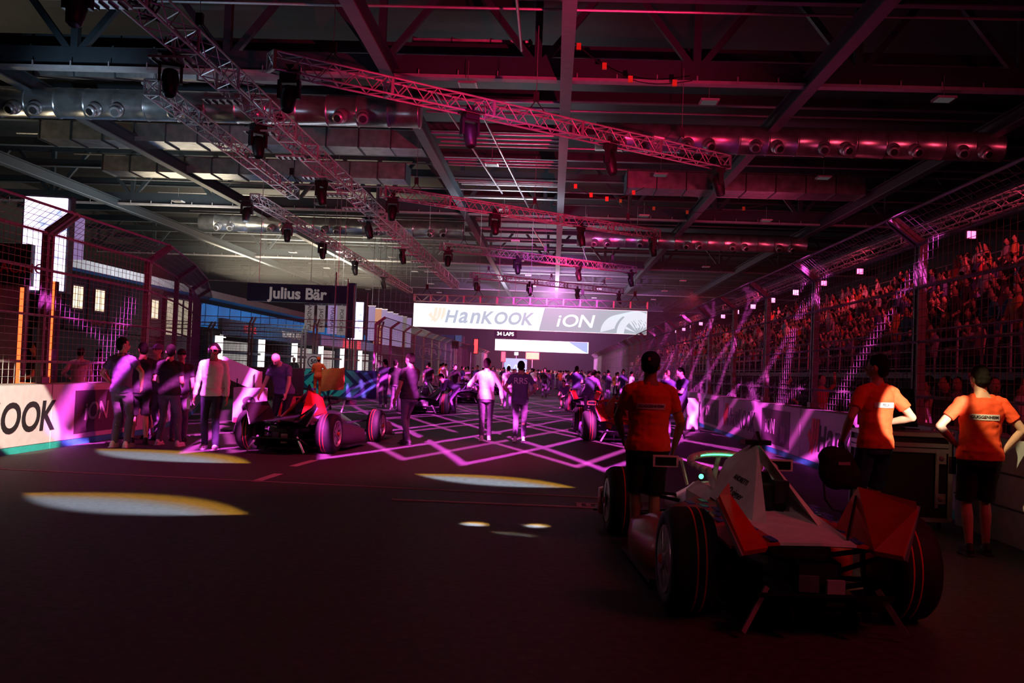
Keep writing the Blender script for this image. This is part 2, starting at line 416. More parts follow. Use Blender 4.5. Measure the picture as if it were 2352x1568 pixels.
# painted grid lines on the track
def floor_line(a, b, wd, label, m='silver'):
    a = Vector((a[0], a[1], .003)); b = Vector((b[0], b[1], .003)); d = (b-a); c = (a+b)/2
    o = MB().box((0, 0, 0), (d.length, wd, .004), 0).build('painted_line', M[m], loc=c); o.rotation_euler = (0, 0, math.atan2(d.y, d.x))
    return tag(o, label, 'track marking')
g = gnd
floor_line(g(0, 1077), g(1430, 1145), .045, 'thin pale line painted across the dark track in front of the crew')
floor_line(g(900, 1147), g(1520, 1172), .09, 'thicker pale line painted across the track left of the foreground car')
floor_line(g(585, 1106), g(640, 1088), .12, 'short grid box tick painted on the track below the left car')
floor_line(g(672, 1071), g(722, 1057), .12, 'short grid box tick behind the rear wheel of the left car')
for px, py, q in ((1045, 948, 'left'), (1230, 942, 'right')):
    floor_line(g(px-40, py), g(px+40, py+2), .10, 'white grid dash on the track %s of the walking pair' % q)
t = empty('start_number', g(1385, 1163), 0, 'pale blocky grid number painted at the end of the thick line', 'track marking')
mb = MB()
for k in range(6): mb.box((-.28+.11*k, .08*(k % 2), .004), (.06, .34-.1*(k % 3), .004))
mb.box((0, .2, .004), (.66, .05, .004)); mb.build('digits', M['silver'], t)

# ---------------------------------------------------------------- roof steel
YB = [36, 68, 100, 132, 164, 196, 228]
names = ['nearest', 'second', 'third', 'fourth', 'fifth', 'sixth', 'seventh']
for k, Y in enumerate(YB):
    t = empty('roof_truss', (0, Y, 12.55), 0, 'wide steel roof truss spanning the whole hall, %s from the camera' % names[k], 'roof beam')
    MB().box((-8, 0, .06), (82, .42, .12)).build('bottom_flange', M['flange'], t)
    MB().box((-8, 0, .5), (82, .06, .8)).build('web', M['steel'], t)
    MB().box((-8, .2, 3.9), (82, .4, .3)).build('top_chord', M['steel'], t)
    mb = MB()
    x = -49
    while x < 33:
        mb.bar((x, .1, .5), (x, .1, 3.8), .28, .28)
        mb.bar((x, .1, .5), (x+2.6, .1, 3.8), .24, .24); mb.bar((x, .1, .5), (x-2.6, .1, 3.8), .24, .24); x += 6.0
    mb.build('bracing', M['steel'], t)
    mb = MB()
    for j in range(54): mb.box((-49+1.5*j, -.2, .14), (.04, .06, .3))
    mb.build('hanger_clips', M['flange'], t)
XB = [-32, -22, -6.5, .1, 9.1, 18.4, 25]
wh = ['above the cabins at far left', 'high over the left barrier', 'left of the centre of the track', 'running over the centre of the track', 'above the right barrier', 'above the grandstand front', 'above the grandstand back']
for k, X in enumerate(XB):
    t = empty('roof_girder', (X, 0, 12.3), 0, 'long dark steel girder running down the hall %s' % wh[k], 'roof beam')
    MB().box((0, 118, 0), (.44, 276, .06)).build('bottom_flange', M['girder'], t)
    MB().box((0, 118, .3), (.10, 276, .6)).build('web', M['steel'], t)
    MB().box((0, 118, .6), (.44, 276, .06)).build('top_flange', M['steel'], t)
# secondary cross beams
for k in range(34):
    Y = 14+k*6.4
    if any(abs(Y-y) < 1.5 for y in YB): continue
    a = tag(MB().box((-8, 0, 0), (82, .16, .5)).box((-8, 0, -.26), (82, .34, .05), mi=1).build('roof_purlin', [M['steel'], M['girder']], loc=(0, Y, 14.9)),
        'slim dark purlin crossing under the roof deck', 'roof beam', 'roof purlins')
# sprinkler / rack pipes between the trusses, centre bay
for k in range(26):
    Y = 40+k*1.9+(k//13)*8
    a = tag(MB().tube((-6.3, 0, 0), (0, 0, 0), .06, 6).build('ceiling_pipe', M['pipe'], loc=(0, Y, 12.9+.25*(k % 3))),
        'bare metal pipe crossing between two roof girders over the track', 'pipe', 'ceiling pipes')
for k in range(20):
    Y = 26+k*6.3
    a = tag(MB().tube((-30, 0, 0), (26, 0, 0), .05, 6).build('ceiling_pipe', M['pipe'], loc=(0, Y, 13.6+.3*(k % 2))),
        'long thin pipe crossing the whole hall under the roof', 'pipe', 'long ceiling pipes')
for k, (x, y0, y1) in enumerate(((-1.5, 20, 33), (-3.6, 40, 66), (-5.2, 38, 60), (-2.0, 74, 96), (1.6, 76, 98))):
    tag(MB().tube((x, y0, 0), (x+(1.6 if k else 0), y1, 0), .05, 6).build('ceiling_pipe', M['pipe'], loc=(0, 0, 12.7)),
        ('thin pipe running lengthwise over the track, %s of five' % ['nearest', 'second', 'third', 'fourth', 'farthest'][k]), 'pipe')
# small flat ceiling luminaires, unlit
SP = []
for k in range(9):
    for X in (-26, -16, -3.2, 5.5, 14):
        SP.append((X+RND.uniform(-.5, .5), 22+k*14+RND.uniform(-1, 1)))
SP = [p for p in SP if not (p[0] < -7 and 47 < p[1] < 51)]
for (X, Y) in SP:
    t = empty('ceiling_light', (X, Y, 12.2), 0, 'small square high-bay light hanging unlit from the roof', 'ceiling light', 'high-bay lights under the roof')
    MB().box((0, 0, 0), (.7, .7, .08)).build('housing', M['alu'], t); MB().box((0, 0, -.05), (.56, .56, .02)).build('diffuser', E['panel'], t)
    MB().tube((0, 0, .04), (0, 0, .9), .015, 4).build('hanger', M['pipe'], t)

# ---------------------------------------------------------------- ducts
def round_duct(X0, X1, Y, z, r, nn, label):
    t = empty('round_duct', (0, Y, z), 0, label, 'air duct')
    prof = []; x = X0
    while x < X1:
        prof += [(x, r), (x+1.15, r), (x+1.17, r*1.035), (x+1.22, r*1.035), (x+1.24, r)]; x += 1.25
    MB().lathe(prof, 'x', n=24).build('duct_pipe', M['duct'], t, True)
    for k in range(nn):
        x = X0+(X1-X0)*(k+.5)/nn
        for s in (-.35, .4):
            c_ = Vector((x+s*1.2, -r-.02, -r*.62)); d_ = Vector((.5*s, -.8, -.5)).normalized()
            nz_ = MB().sph(c_, .29, 16, 12).tube(c_+d_*.20, c_+d_*.35, .25, 18, .21).build('nozzle', M['alu'], t, True)
            MB().tube(c_+d_*.33, c_+d_*.355, .15, 16).build('nozzle_mouth', M['black'], nz_)
    return t
round_duct(-27, -6.8, 38.5, 11.9, .62, 6, 'shiny foil-wrapped round duct with jet nozzles at upper left')
round_duct(1.5, 19, 42, 12.0, .62, 6, 'foil-wrapped round duct with jet nozzles at right above the grandstand fence')
round_duct(-27, -7, 71, 11.9, .62, 5, 'second foil-wrapped round duct with nozzles farther down at left')
round_duct(1.5, 19, 74, 12.0, .62, 5, 'second round nozzle duct farther down at right')
def box_duct(c, d, label, tilt=0):
    t = empty('box_duct', c, 0, label, 'air duct')
    mb = MB().box((0, 0, 0), d, R=Matrix.Rotation(tilt, 3, 'X')); mb.build('duct_body', M['duct'], t)
    n = int(d[0]/1.6); seam = MB().box((0, 0, 0), (.06, d[1]+.12, d[2]+.12), R=Matrix.Rotation(tilt, 3, 'X')).mesh('seam', M['steel'])
    for k in range(n+1):
        o = bpy.data.objects.new('seam', seam); C.objects.link(o); o.parent = t; o.location = (-d[0]/2+d[0]*k/n, 0, 0)
box_duct((-17.5, 25.5, 12.6), (15, 2.2, 1.1), 'rectangular foil-clad duct in the top left corner')
box_duct((-17.0, 40.5, 14.2), (14, 3.4, 1.2), 'wide foil-clad duct above the round duct at left', .25)
box_duct((-17, 49, 13.1), (20, 1.8, .9), 'long foil-clad duct behind the round duct at left')
box_duct((-18, 56, 12.9), (18, 1.8, .9), 'foil-clad duct crossing above the second left truss')
box_duct((7, 25.5, 13.4), (10, 3.2, 1.8), 'large dark ribbed duct at the top right', .15)
box_duct((11, 58, 13.2), (14, 2.2, 1.0), 'dim foil-clad duct above the right fence')
box_duct((-4.0, 42, 15.3), (5, 3, 1.6), 'grey box duct with a slanted lower face above the diagonal truss', .3)

# ---------------------------------------------------------------- lighting trusses
def truss(a, b, w, m, label, cat='truss', seg=None, blocks=None):
    a = Vector(a); b = Vector(b); d = b-a; L = d.length
    t = empty('lighting_truss', a, 0, label, cat)
    t.rotation_euler = d.to_track_quat('Y', 'Z').to_euler()
    h = w/2; r = .03
    mb = MB()
    for sx in (-1, 1):
        for sz in (-1, 1): mb.tube((sx*h, 0, sz*h), (sx*h, L, sz*h), r, 6)
    mb.build('chords', m, t)
    mb = MB(); n = max(2, round(L/(seg or w))); st = L/n
    for k in range(n):
        y0, y1 = k*st, (k+1)*st; s = 1 if k % 2 else -1
        for q in (-1, 1):
            mb.tube((q*h, y0, -h*s), (q*h, y1, h*s), .017, 4); mb.tube((-h*s, y0, q*h), (h*s, y1, q*h), .017, 4)
    mb.build('lacing', m, t)
    nb = blocks if blocks is not None else max(1, int(L/3))
    for k in range(nb+1):
        y = L*k/nb if nb else 0; mb = MB()
        for q in (-1, 1):
            mb.box((q*h, y, 0), (.05, .09, w)); mb.box((0, y, q*h), (w, .09, .05))
        mb.tube((-h, y, -h), (h, y, h), .025, 5); mb.tube((h, y, -h), (-h, y, h), .025, 5)
        mb.build('end_frame', M['alu'], t)
    return t
def hoist(p, label, z1=12.6):
    t = empty('chain_hoist', p, 0, label, 'hoist', 'chain hoists holding the trusses')
    MB().box((0, 0, .55), (.18, .14, .32)).build('motor', M['black'], t)
    MB().tube((0, 0, .6), (0, 0, z1-p[2]), .012, 4).build('chain', M['pipe'], t)
    MB().path([(-.3, 0, .05), (0, 0, .45), (.3, 0, .05)], .02, 5).build('sling', M['black'], t)
def mh_proto():
    t = empty('moving_head_light')
    MB().box((0, 0, -.12), (.42, .32, .16)).box((0, 0, .08), (.2, .1, .28)).box((0, 0, -.01), (.60, .60, .05)).build('base', M['black'], t)
    MB().box((-.24, 0, -.40), (.07, .16, .46)).box((.24, 0, -.40), (.07, .16, .46)).box((0, 0, -.22), (.5, .2, .07)).build('yoke', M['black'], t)
    mb = MB(); R = Matrix.Rotation(-.25, 3, 'X')
    pr = [(.20, .10), (.17, .17), (0, .20), (-.22, .18), (-.42, .15), (-.45, .12)]
    mb.loft([[Vector((0, 0, -.52))+R@Vector((q*math.cos(2*PI*i/16), q*math.sin(2*PI*i/16), u)) for i in range(16)] for u, q in pr])
    hd = mb.build('lamp_head', M['black'], t, True)
    mb = MB(); mb.loft([[Vector((0, 0, -.52))+R@Vector((q*math.cos(2*PI*i/16), q*math.sin(2*PI*i/16), u)) for i in range(16)] for u, q in ((-.452, .11), (-.46, .105))])
    mb.build('lens', M['visor'], hd)
    return t
MH = mh_proto(); MHS = snap(MH); mh_used = [0]
def moving_head(p, rz, label, k=1.1):
    if not mh_used[0]: o = MH; mh_used[0] = 1
    else: o = copy_tree(MH, None, MHS)
    o.location = p; o.rotation_euler = (0, 0, rz); o.scale = (k,)*3
    return tag(o, label, 'stage light', 'moving head lights')
lt = truss((-9.6, 17.5, 9.6), (-9.7, 92, 9.6), .62, M['truss'], 'longest lighting truss running down the hall over the left barrier', seg=.62, blocks=24)
truss((-12.1, 27.5, 9.5), (-12.5, 44.5, 9.5), .45, M['truss'], 'short lengthwise truss with no ladders, left of the longest truss', seg=.5)
truss((-14.7, 45.5, 9.4), (-15.0, 98, 9.4), .45, M['truss'], 'far lengthwise truss carrying small floodlights, leftmost of the lengthwise ones', seg=.6, blocks=12)
DT = [((-7.8, 25, 9.55), (6.1, 35.6, 9.55)), ((-8.1, 43.5, 9.55), (5.6, 54.2, 9.55)), ((-7.6, 62.5, 9.55), (5.9, 73, 9.55)), ((-7.2, 81, 9.55), (6.3, 92, 9.55))]
dn = ['nearest', 'second', 'third', 'farthest']
for k, (a, b) in enumerate(DT):
    truss(a, b, .48, M['truss'], 'red-lit truss slanting across the track, %s of the four' % dn[k], seg=.42, blocks=5)
    a = Vector(a); b = Vector(b)
    for j, f in enumerate((.03, .36, .68, .98)):
        p = a.lerp(b, f)+Vector((0, 0, -.22)); moving_head(p, .6*j, '%s moving head light under the %s slanting truss' % (['leftmost', 'second', 'third', 'rightmost'][j], dn[k]))
    for j, f in enumerate((.1, .5, .87)): hoist(a.lerp(b, f)+Vector((0, 0, .2)), '%s chain hoist above the %s slanting truss' % (['left', 'middle', 'right'][j], dn[k]))
for k, Y in enumerate((29, 37, 43)): hoist((-12.2-.02*k, Y, 9.7), 'chain hoist above the short lengthwise truss, %s of three' % ['nearest', 'middle', 'farthest'][k])
for k, Y in enumerate((19, 24, 31, 40, 50, 62)):
    moving_head((-10.1 if k % 2 else -10.0, Y, 9.30), .4*k, '%s moving head light hanging under the longest truss' % ['nearest', 'second', 'third', 'fourth', 'fifth', 'farthest'][k], 1.1)
for k, Y in enumerate((45, 52, 60, 70, 82)):
    moving_head((-14.9, Y, 9.19), .4*k, '%s moving head light under the leftmost lengthwise truss' % ['nearest', 'second', 'third', 'fourth', 'fifth'][k], 1.05)
# louvred flood banks along the longest truss
for k in range(16):
    Y = 20+k*3.7
    t = empty('flood_bank', (-9.95, Y, 9.12), 0, 'flat louvred flood light bank under the longest truss, number of its neighbours equal', 'stage light', 'flood banks along the longest truss')
    t['label'] = 'flat louvred flood bank slung under the longest truss'
    MB().box((0, 0, 0), (1.05, .5, .06)).box((.04, 0, .14), (.05, .05, .28)).build('housing', M['alu'], t)
    mb = MB()
    for j in range(5): mb.box((-.42+.21*j, 0, -.05), (.02, .46, .06))
    mb.build('louvres', M['black'], t)
hoist((-9.6, 24.5, 9.9), 'cable-wrapped chain hoist at the near end of the longest truss')
for k, Y in enumerate((22, 21.2)):
    tag(MB().path([(-9.9+.25*math.sin(i*1.9+k), Y+.3*math.cos(i*1.3), 9.9+.35*math.sin(i*.8+k)) for i in range(22)], .03, 5).build('cable_bundle', M['black']),
        ['tangled black cable bundle on the near end of the longest truss', 'second tangle of cable on the near end of the longest truss'][k], 'cable')
# swags of cable with yellow hoists, centre right
for k, (p0, p1) in enumerate((((1310, 90), (1590, 185)), ((1310, 420), (1480, 430)), ((1400, 455), (1760, 470)))):
    Y = 34+14*k; a = atY(*p0, Y); b = atY(*p1, Y)
    pts = [a.lerp(b, i/14)-Vector((0, 0, .7*math.sin(PI*i/14))) for i in range(15)]
    t = empty('cable_swag', (0, 0, 0), 0, ['cable swag with yellow clips near the top centre', 'cable swag beside the centre girder', 'cable swag above the right fence'][k], 'cable')
    MB().path(pts, .02, 5).build('cable', M['black'], t)
    for i in (1, 4, 7, 12): MB().box(pts[i], (.16, .12, .22)).build('clip', M['copper'], t)

# ---------------------------------------------------------------- barriers and debris fence
def fence_meshes(L, h0, h1):
    """returns (posts pair, rails, wire) bmeshes for a section of length L along +y, arm leaning to -x"""
    wire = MB(); n = int(L/.16)
    for i in range(n+1):
        y = L*i/n
        wire.tube((0, y, h0), (0, y, h1), .0045, 3, caps=False); wire.tube((0, y, h1), (-.36, y, h1+.30), .0045, 3, caps=False)
    z = h0
    while z < h1: wire.tube((-.005, 0, z), (-.005, L, z), .0045, 3, caps=False); z += .11
    for k in range(5):
        f = k/4; wire.tube((-.36*f, 0, h1+.30*f), (-.36*f, L, h1+.30*f), .0045, 3, caps=False)
    rails = MB()
    for z in (h0+.35, h0+1.1, h0+1.85, h1-.03): rails.tube((.03, 0, z), (.03, L, z), .022, 6)
    rails.tube((-.36, 0, h1+.31), (-.36, L, h1+.31), .022, 6)
    post = MB()
    for dy in (.04, .20):
        post.box((.07, dy, (h0+h1)/2), (.10, .07, h1-h0)); post.bar((.06, dy, h1-.02), (-.37, dy, h1+.31), .07, .10)
    post.box((.07, .12, h0+.05), (.16, .24, .1))
    for z in (h0+.9, h0+1.7, h1-.1): post.box((.07, .12, z), (.05, .18, .05))
    return post, rails, wire
FC = {}
def fence(p0, p1, label, group=None, side=-1, h0=1.06, h1=3.55, post=True):
    p0 = Vector((*p0, 0)); p1 = Vector((*p1, 0)); L = round((p1-p0).length, 2); ang = math.atan2((p1-p0).y, (p1-p0).x)-PI/2
    key = (L, h0, h1)
    if key not in FC:
        a, b, c = fence_meshes(L, h0, h1); FC[key] = (a.mesh('fence_post', M['fpost']), b.mesh('rails', M['fpost']), c.mesh('wire_mesh', M['wire']))
    t = empty('debris_fence', p0, ang, label, 'fence', group)
    if side > 0: t.scale = (-1, 1, 1)
    for nm, me in zip(('fence_post', 'rails', 'wire_mesh'), FC[key]):
        o = bpy.data.objects.new(nm, me); C.objects.link(o); o.parent = t
    return t
def barrier(p0, p1, kind, label, side=-1, group=None, thick=.42, hgt=1.05, m='banner'):
    """concrete block from p0 to p1 (front face), body behind; kind: hk / ion / plain"""
    p0 = Vector((*p0, 0)); p1 = Vector((*p1, 0)); d = p1-p0; L = d.length; ang = math.atan2(d.y, d.x)-PI/2
    t = empty('barrier_block', p0, ang, label, 'barrier', group)
    s = -side     # body goes to +x when the track is on -x
    MB().box((s*thick/2, L/2, hgt/2+.0), (thick, L-.02, hgt)).build('block', M['concrete'], t)
    fx = -s*.006; MB().box((fx, L/2, hgt/2+.05), (.012, L-.03, hgt-.12)).build('banner_sheet', M[m], t)
    if m == 'banner': MB().box((fx*1.6, L/2, .05), (.014, L-.03, .10)).build('teal_strip', M['teal'], t)
    # text frame: reading direction
    rot = (PI/2, 0, -PI/2) if s > 0 else (PI/2, 0, PI/2)
    X = -s*.016
    rd = 1 if s < 0 else -1     # reading goes +y on the left wall, -y on the right wall
    if kind == 'hk':
        wm = wordmark(HK, .66, M['ink'], t, (X, L/2+rd*.38, .55), rot, bold=.014, shear=.15, gap=.10, sx=1.05)
        swoosh(.66, M['logo_red'], t, (X, L/2+rd*(.38+word_left(wm)-.40), .56), rot)
    if kind == 'ion':
        MB().box((X, L/2, .56), (.006, L*.62, .74)).build('printed_panel', M['ion'], t)
        wordmark(ION, .46, M['banner'], t, (X-s*.008, L/2-rd*.45, .57), rot, bold=.003, shear=.15)
        mb = MB()
        for i in range(6): mb.box((X-s*.006, L/2+rd*(.55+.07*i), .45), (.004, .02, .38-.04*(i % 3)))
        mb.build('printed_streaks', M['banner'], t)
    return t
# right side
RY = [13.4, 18.7]
while RY[-1] < 118: RY.append(RY[-1]+4.15)
order = ['hk', 'ion', 'hk', 'ion', 'hk', 'ion']
desc = {'hk': 'white barrier block with red emblem and dark lettering', 'ion': 'white barrier block with a violet-grey lettered panel', 'plain': 'plain pale barrier block'}
ordn = ['nearest', 'second', 'third', 'fourth', 'fifth', 'sixth', 'seventh', 'eighth', 'ninth', 'tenth', 'eleventh', 'twelfth']
XR, XF = 4.8, 4.98
for k in range(len(RY)-1):
    kd = order[k] if k < 6 else ('plain' if k % 2 else 'ion')
    if k < 12: lb = '%s, %s along the right wall' % (desc[kd], ordn[k]); gp = None
    else: lb = 'distant pale barrier block far down the right side'; gp = 'distant right barrier blocks'
    if gp: lb = 'distant pale barrier block lining the far right trackside'; kd = 'plain'
    barrier((XR, RY[k]), (XR, RY[k+1]), kd, lb, -1, gp)
    lf = 'tall wire debris fence section over the right barrier, %s along' % ordn[k] if k < 12 else 'distant debris fence section down the far right side'
    fence((XF, RY[k]), (XF, RY[k+1]), lf, None if k < 12 else 'distant right fence sections', -1)
barrier((XR, 11.2), (XR, 13.38), 'plain', 'short blank white barrier block just left of the man with hands on hips')
fence((XF, 9.25), (XF, 13.4), 'closest tall wire debris fence section behind the two orange-shirted men')
fence((XF, 5.1), (XF, 9.25), 'debris fence section at the right edge of the frame')
t = barrier((4.62, 5.2), (4.62, 11.15), 'none', 'bare grey concrete barrier block in the right foreground', m='concrete')
MB().box((-.014, 3, .36), (.006, 5.9, .02)).box((-.014, 3, .7), (.006, 5.9, .02)).build('grooves', M['ink'], t)
# left side
LP = [(-8.15, 7.3), (-8.15, 11.3), (-8.15, 15.3), (-8.15, 19.3), (-9.1, 23.2), (-10.2, 27.0), (-11.5, 30.8), (-12.8, 34.6)]
lk = ['plain', 'hk', 'ion', 'plain', 'ion', 'plain', 'plain']
ll = ['left barrier block at the very edge of the frame', 'spotlit white barrier block with dark lettering at the far left', 'white barrier block with violet panel behind the crew group',
      'pale barrier block where the left wall bends away', 'second block of the angled left wall with a dark panel', 'third block of the angled left wall', 'last block of the angled left wall']
for k in range(7):
    barrier(LP[k], LP[k+1], lk[k], ll[k], 1)
    q = lambda p: (p[0]-.18, p[1])
    fence(q(LP[k]), q(LP[k+1]), ll[k].replace('barrier block', 'wire fence section').replace('block', 'fence section').replace('white ', '').replace('with dark lettering ', '')[:90].replace('wire fence', 'wire fence on posts')+', above the barrier', None, 1)
# left wall resumes beyond the pit exit
yy = 45.0; k = 0
while yy < 118:
    lb = 'barrier block of the resumed left wall beyond the teal chevron boards, %s along' % ordn[k] if k < 8 else 'distant pale barrier block lining the far left trackside'
    barrier((-8.2, yy), (-8.2, yy+4.2), 'plain', lb, 1, None if k < 8 else 'distant left barrier blocks')
    lf = 'debris fence section on the resumed left wall, %s along from the chevrons' % ordn[k] if k < 8 else 'distant debris fence section down the far left side'
    fence((-8.4, yy), (-8.4, yy+4.2), lf, None if k < 8 else 'distant left fence sections', 1)
    yy += 4.25; k += 1
# cross fence gate right behind the chevrons and fence to its left
for k in range(3):
    x = -11.6-3.2*k
    fence((x+3.2, 46.6), (x, 46.6), 'cross fence panel behind the chevron boards, %s from the right' % ['first', 'second', 'third'][k], None, 1, .9, 3.4)
for k in range(2):
    x = -15.1-4.15*k; 
    fence((x+4.15, 42-.2*k), (x, 42-.2*k), 'white-posted cross fence before the pit garages, %s from the right' % ['first', 'second', 'third'][k], None, 1, 1.2, 2.9)
    barrier((x+4.15, 41.9), (x, 41.9), 'none', 'low grey wall before the pit garages, %s part from the right' % ['first', 'second', 'third'][k], 1, None, .4, 1.3, 'concrete')

# chevron boards
def chevrons(x0, Y, w, h, label, flip):
    t = empty('chevron_board', (x0, Y, 0), 0, label, 'barrier')
    MB().box((w/2, .3, h/2), (w, .5, h)).build('block', M['navy'], t)
    for i, m in enumerate(('teal', 'teal2')):
        mb = MB()
        for c in range(5):
            if (c % 2) != i: continue
            u0 = -.15+c*.62
            def pt(u, z): return ((w-u) if flip else u, .03, z)
            a, b = u0, u0+.36
            for zz in ((0, 1),):
                P = [(a, h/2), (a+h*.5, h-.03), (b+h*.5, h-.03), (b, h/2), (b+h*.5, .03), (a+h*.5, .03)]
                P = [(min(max(u, .02), w-.02), z) for u, z in P]
                mb.prism([pt(*p) for p in P], (0, .015, 0))
        mb.build('chevron_print', M[m], t)
chevrons(-10.55, 44.9, 2.25, 1.30, 'teal and navy chevron board pointing right, right half of the pair', True)
chevrons(-12.85, 44.9, 2.25, 1.30, 'teal and navy chevron board pointing left, left half of the pair', False)
t = empty('number_board', (-12.6, 43.5, 0), 0, 'small blue board marked 10 lying by the chevrons', 'sign')
MB().box((0, 0, .35), (.62, .06, .7)).build('board', M['navy'], t)
text_mesh('10', .34, M['banner'], t, (0, -.04, .36), (PI/2, PI/2, 0), bold=.01)
t = empty('speed_sign', (-11.6, 46.0, 0), 0, 'white 50 speed limit sign above the chevron boards', 'sign')
MB().tube((0, 0, 0), (0, 0, 1.3), .03, 6).build('pole', M['pipe'], t)
MB().box((0, 0, 1.62), (.72, .05, .72)).build('board', M['banner'], t)
mb = MB(); mb.loft([[Vector((r*math.cos(2*PI*i/24), y, 1.62+r*math.sin(2*PI*i/24))) for i in range(24)] for r, y in ((.29, -.03), (.29, -.035), (.25, -.035), (.25, -.03))], caps=False)
mb.build('ring', M['ink'], t); text_mesh('50', .3, M['ink'], t, (0, -.035, 1.62), (PI/2, 0, 0), bold=.008)
# ================================================================= people
def ik(a, b, l1, l2, hint):
    a = Vector(a); b = Vector(b); d = b-a; L = d.length
    if L > (l1+l2)*.995: b = a+d*((l1+l2)*.995/L); d = b-a; L = d.length
    x = (l1*l1-l2*l2+L*L)/(2*L); h = math.sqrt(max(l1*l1-x*x, 0)); u = d/L
    hv = Vector(hint); hv = hv-u*hv.dot(u); hv.normalize()
    return a+u*x+hv*h, b
RINGS = [(.80, .150, .108, 0), (.88, .165, .118, -.005), (.96, .168, .12, -.008), (1.04, .155, .112, 0), (1.12, .150, .106, .004), (1.22, .160, .110, .004), (1.32, .172, .114, 0), (1.40, .172, .108, -.006), (1.46, .140, .088, -.012), (1.50, .085, .068, -.012), (1.54, .060, .060, -.005)]
def ring_at(z):
    for a, b in zip(RINGS[:-1], RINGS[1:]):
        if a[0] <= z <= b[0]:
            f = (z-a[0])/(b[0]-a[0]); return [a[i]+(b[i]-a[i])*f for i in range(1, 4)]
    return RINGS[-1][1:]
def baked(mb, name, m, parent, vox, smooth=2, noise_amp=0, seed=0, extra=None, nscale=7.):
    me = mb.mesh('tmp', m); o = bpy.data.objects.new('tmp', me); C.objects.link(o)
    r = o.modifiers.new('r', 'REMESH'); r.mode = 'VOXEL'; r.voxel_size = vox; r.use_smooth_shade = True
    if smooth: s = o.modifiers.new('s', 'SMOOTH'); s.iterations = smooth; s.factor = .5
    bpy.context.view_layer.update()
    me2 = bpy.data.meshes.new_from_object(o.evaluated_get(bpy.context.evaluated_depsgraph_get()))
    bpy.data.objects.remove(o); bpy.data.meshes.remove(me)
    if noise_amp:
        for v, nn in zip(me2.vertices, [tuple(x.normal) for x in me2.vertices]):
            c = v.co; k = noise.noise(Vector((c.x*nscale+seed, c.y*nscale, c.z*nscale*1.6)))+.5*noise.noise(Vector((c.x*18, c.y*18+seed, c.z*26)))
            v.co = c+Vector(nn)*k*noise_amp
    me2.name = name
    me2.materials.clear()
    me2.materials.append(m)
    o = bpy.data.objects.new(name, me2); C.objects.link(o); o.parent = parent
    return o
